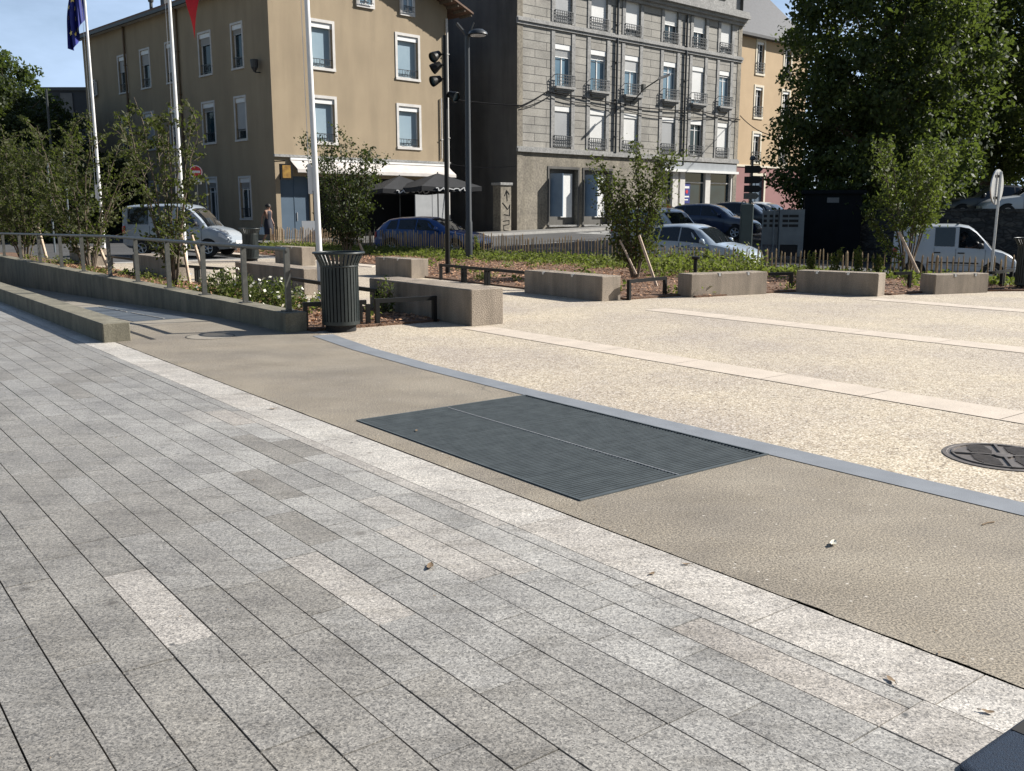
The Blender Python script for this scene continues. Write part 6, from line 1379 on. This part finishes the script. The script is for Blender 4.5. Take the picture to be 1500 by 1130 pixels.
def youngtree(label, p, h, w, nst, nl, seed, leaf='leaf_young', size=.085, lean=(0, 0), bushy=.0, start=.2, zg=.02, low=None):
    random.seed(seed); o = thing('young_tree', label, 'tree', (p[0], p[1], zg), 0, 'young multi stemmed trees in the beds'); mb = MB(); C = []
    for k in range(nst):
        a = 2 * math.pi * k / nst + random.uniform(-.4, .4); sp_ = random.uniform(.35, 1) * w / 2; hh = h * random.uniform(.72, 1) * (1 if k else 1.02)
        pts = []; rad = []
        for i in range(9):
            t = i / 8; r_ = sp_ * (.08 + .92 * t ** 1.15); pts.append(Vector((r_ * math.cos(a) + lean[0] * t * t + random.gauss(0, .03) * t, r_ * math.sin(a) + lean[1] * t * t + random.gauss(0, .03) * t, hh * t))); rad.append(.018 * (1 - t) ** .8 + .004)
        mb.tube(pts, rad, 6)
        ntw = 11
        for q in range(ntw):
            t = start + (1 - start) * (q + random.random()) / ntw; i = min(7, int(t * 8)); b = pts[i].lerp(pts[i + 1], t * 8 - i)
            aa = a + random.uniform(-1.7, 1.7); ln = random.uniform(.18, .5) * (1.15 - t * .6) * (w / 1.6); e = b + Vector((ln * math.cos(aa), ln * math.sin(aa), ln * random.uniform(.3, .9)))
            mb.tube([b, b.lerp(e, .5) + Vector((0, 0, .03)), e], [.008, .006, .003], 4)
            m_ = int(nl / nst / ntw * random.uniform(.5, 1.5))
            for _ in range(m_):
                s_ = random.random() ** .7 * 1.1; c = b.lerp(e, s_); C.append((c.x + random.gauss(0, .05 + bushy), c.y + random.gauss(0, .05 + bushy), c.z + random.gauss(0, .05 + bushy)))
        for _ in range(int(nl / nst * .25)):
            t = start + (1 - start) * random.random(); i = min(7, int(t * 8)); c = pts[i].lerp(pts[i + 1], t * 8 - i); C.append((c.x + random.gauss(0, .05), c.y + random.gauss(0, .05), c.z + random.gauss(0, .05)))
    if low:
        e = Vector((low[0], 0, low[1])); b = Vector((0, 0, .15)); mb.tube([b, b.lerp(e, .5) + Vector((0, 0, -.1)), e], [.014, .01, .005], 5)
        for _ in range(420): t = .2 + .8 * random.random() ** .8; c = b.lerp(e, t); C.append((c.x + random.gauss(0, .07), c.y + random.gauss(0, .09), c.z + random.gauss(0, .08) - .1 * math.sin(t * 3)))
    mb.build('stems', M['bark'], o, smooth=60); C = np.array(C); C[:, 2] = np.maximum(C[:, 2], .05)
    leafquads('crown', C, size, M[leaf], o, asp=.5, droop=.35)
    return o
youngtree('young tree with several stems among the railing posts near the middle flagpole', uv(19.9, 6.45), 3.75, 1.9, 9, 2100, 21, size=.1, start=.12)
youngtree('young tree at the foot of the blue flag pole with wide ragged crown', uv(27.0, 6.55), 4.1, 3.3, 10, 3600, 22, size=.11, lean=(.6, 0), start=.12)
youngtree('leftmost young tree in the long bed, large and dense', uv(34.6, 6.4), 4.5, 3.8, 11, 5200, 23, size=.12, start=.12, bushy=.04)
youngtree('leafy young tree at the left edge beyond the railing', uv(41, 6.6), 4.6, 3.8, 10, 4600, 28, size=.12, start=.12, bushy=.04)
youngtree('young tree in front of the yellow building shop, right of the bare pole', at(508, 372, 33.5), 4.2, 2.6, 10, 5200, 24, 'leaf_dark', .11, start=.1, bushy=.07)
youngtree('bushy young tree in the mulch bed in front of the grey house', G(930, 409), 3.0, 1.75, 9, 5200, 25, size=.085, start=.14, bushy=.06)
youngtree('young tree in front of the white panel van with bright leaves', G(1328, 407), 3.55, 2.0, 9, 3900, 26, 'leaf_yg', .095, start=.34, bushy=.04, low=(-1.05, 1.55))
# stakes
def stake(label, a, b, r=.03, m_='pale_stake'):
    a, b = Vector(a), Vector(b); mb = MB(); mb.tube([(0, 0, 0), b - a], [r, r * .9], 8); o = mb.build('tree_stake', M[m_], smooth=40); o.location = a
    return tag(o, label, 'stake', 'wooden stakes propping young trees')
def stk(label, x0, y0, x1, y1, Y, r=.03): a = at(x1, y1, Y); a = (a[0], a[1], max(a[2], -.05) if a[2] > 0 else -.02); stake(label, a, at(x0, y0, Y + .3), r)
stk('pale stake leaning on the young tree by the middle flagpole, the longer one', 281, 345, 304, 420, 19.6, .035)
stk('pale stake leaning on the young tree by the middle flagpole, the steeper one', 264, 335, 279, 420, 19.9, .035)
stk('pale stake at the foot of the blue flag pole', 147, 366, 160, 398, 25.6, .045)
stk('pale stake propping the leftmost young tree in the long bed', 55, 330, 68, 378, 32, .05)
stk('thin pale stake on the bushy young tree in front of the grey house, left one', 908, 352, 932, 402, 21.4, .025)
stk('thicker pale stake right of the bushy young tree, ending by the black rail', 936, 345, 962, 420, 19.4, .032)
stk('pale stake leaning on the young tree in front of the white panel van', 1317, 340, 1345, 400, 21.5, .035)
stk('short pale stake behind the paling fence line near the parasols', 520, 343, 533, 372, 33.6, .05)
# flowering shrubs and weeds
def shrub(name, label, p, r_, h, nl, nf, leaf, size, group, seed):
    random.seed(seed); o = thing(name, label, 'shrub' if nf else 'weed', (p[0], p[1], .02), 0, group); q = rng.normal(size=(nl, 3)); q /= np.linalg.norm(q, axis=1)[:, None]; q *= (rng.random(nl) ** .4)[:, None]
    q[:, 2] = np.abs(q[:, 2]); C = q * [r_, r_, h] + rng.normal(size=(nl, 3)) * .03 + [0, 0, .03]; leafquads('foliage', C, size, M[leaf], o, asp=.4, droop=-.2)
    if nf:
        q = rng.normal(size=(nf, 3)); q /= np.linalg.norm(q, axis=1)[:, None]; q[:, 2] = np.abs(q[:, 2]); tag(leafquads('flowers', q * [r_, r_, h] * 1.05 + [0, 0, .05], .055, M['petal'], o, asp=.9), kind='stuff')
    mb = MB()
    for k in range(9): a = k * .7; mb.tube([(0, 0, 0), (r_ * .4 * math.cos(a), r_ * .4 * math.sin(a), h * .5), (r_ * .7 * math.cos(a), r_ * .7 * math.sin(a), h * .9)], [.008, .006, .004], 4)
    mb.build('stems', M['bark'], o); return o
shrub('flowering_shrub', 'white flowering shrub behind the railing, left one of the pair', uv(16.1, 6.15), .6, .5, 1500, 35, 'leaf_yg', .075, 'white flowering shrubs', 31)
shrub('flowering_shrub', 'white flowering shrub behind the railing, right one near the last posts', uv(14.0, 6.1), .5, .46, 1300, 75, 'leaf_yg', .075, 'white flowering shrubs', 32)
shrub('flowering_shrub', 'low white flowering shrub behind the litter bin', uv(13.6, 6.9), .4, .3, 600, 60, 'leaf_cover', .06, 'white flowering shrubs', 33)
shrub('tall_grass_plant', 'thin feathery plant against the nearest concrete block', uv(12.5, 7.2), .16, .55, 420, 0, 'leaf_yg', .06, 'wild plants in the beds', 34)
for i, (px, py, Y, h, lb_) in enumerate(((1189, 405, 22.5, .62, 'tall green weed left of centre above the weed block'), (1222, 405, 22.3, .78, 'tallest green weed rising behind the middle of the weed block'), (1255, 405, 22.2, .72, 'tall bushy weed behind the right half of the weed block'), (1285, 405, 22, .62, 'green weed behind the right end of the weed block'), (1036, 400, 25.6, .55, 'dark leafy weed in front of the pale hatchback with lettering'), (700, 385, 31.5, .75, 'leafy flowering weed by the foot of the tall street lamp'))):
    x, y, _ = at(px, py, Y); random.seed(40 + i); o = thing('weed', lb_, 'weed', (x, y, .02), 0, 'wild plants in the beds'); C = []; mb = MB()
    for k in range(6):
        a = random.uniform(0, 6.28); r_ = random.uniform(.02, .14); hh = h * random.uniform(.65, 1.05); mb.tube([(r_ * .3 * math.cos(a), r_ * .3 * math.sin(a), 0), (r_ * math.cos(a), r_ * math.sin(a), hh)], [.009, .004], 4)
        for q in range(55): t = random.random() ** .8; C.append((r_ * math.cos(a) * t + random.gauss(0, .06 * (1.2 - t)), r_ * math.sin(a) * t + random.gauss(0, .06 * (1.2 - t)), hh * (.06 + .94 * t)))
    mb.build('stems', M['leaf_cover'], o); leafquads('foliage', np.array(C), .085, M['leaf_cover'], o, asp=.4, droop=-.2)
# ================================================================ LIGHT, SKY, CAMERA
W = bpy.data.worlds.new('World'); S.world = W; W.use_nodes = True; n = W.node_tree; bg = n.nodes['Background']
SUN_AZ, SUN_EL = R(14), R(35)          # azimuth measured from +X towards +Y
sk = n.nodes.new('ShaderNodeTexSky'); sk.sky_type = 'NISHITA'; sk.sun_disc = False; sk.sun_elevation = SUN_EL; sk.sun_rotation = math.pi / 2 - SUN_AZ
sk.air_density = 1.0; sk.dust_density = .6; sk.ozone_density = 1.6
tc = n.nodes.new('ShaderNodeTexCoord'); mp = n.nodes.new('ShaderNodeMapping'); mp.inputs['Scale'].default_value = (1, 1, 2.6); n.links.new(tc.outputs['Generated'], mp.inputs['Vector'])
nz = noise(n, 2.6, 7, mp.outputs[0], .58); cf = ramp(n, nz, [(.34, (.3, .3, .3)), (.64, (1, 1, 1))])
sp3 = n.nodes.new('ShaderNodeSeparateXYZ'); n.links.new(tc.outputs['Generated'], sp3.inputs[0])   # a low bank of cloud to the north and west
bank = mixc(n, ramp(n, sp3.outputs[1], [(.55, (0, 0, 0)), (.75, (1, 1, 1))]), ramp(n, sp3.outputs[2], [(.5, (1, 1, 1)), (.62, (.8, .8, .8)), (.75, (0, 0, 0))]), 1, 'MULTIPLY')
cf = mixc(n, cf, bank, 1, 'MULTIPLY'); cl_ = mixc(n, sk.outputs[0], (7.2, 9.4, 13.0), cf); mf = n.nodes.new('ShaderNodeMix')
n.links.new(cl_, bg.inputs['Color']); bg.inputs['Strength'].default_value = .05
sl = bpy.data.lights.new('sun', 'SUN'); sl.energy = 5.0; sl.angle = R(.53); sl.color = (1, .955, .88)
so = bpy.data.objects.new('sun', sl); COL.objects.link(so)
so.rotation_euler = Vector((math.cos(SUN_AZ) * math.cos(SUN_EL), math.sin(SUN_AZ) * math.cos(SUN_EL), math.sin(SUN_EL))).to_track_quat('Z', 'Y').to_euler()
cam = bpy.data.cameras.new('camera'); cam.sensor_width = 36; cam.sensor_fit = 'HORIZONTAL'; cam.lens = 36 * FP / 1500; cam.clip_end = 3000; cam.clip_start = .05
co = bpy.data.objects.new('camera', cam); COL.objects.link(co); co.location = (0, 0, H); co.rotation_euler = (math.pi / 2 - PITCH, 0, 0); S.camera = co
S.view_settings.view_transform = 'Standard'; S.view_settings.look = 'None'; S.view_settings.gamma = 1; S.view_settings.exposure = .85
S.render.engine = 'CYCLES'; S.cycles.use_denoising = True
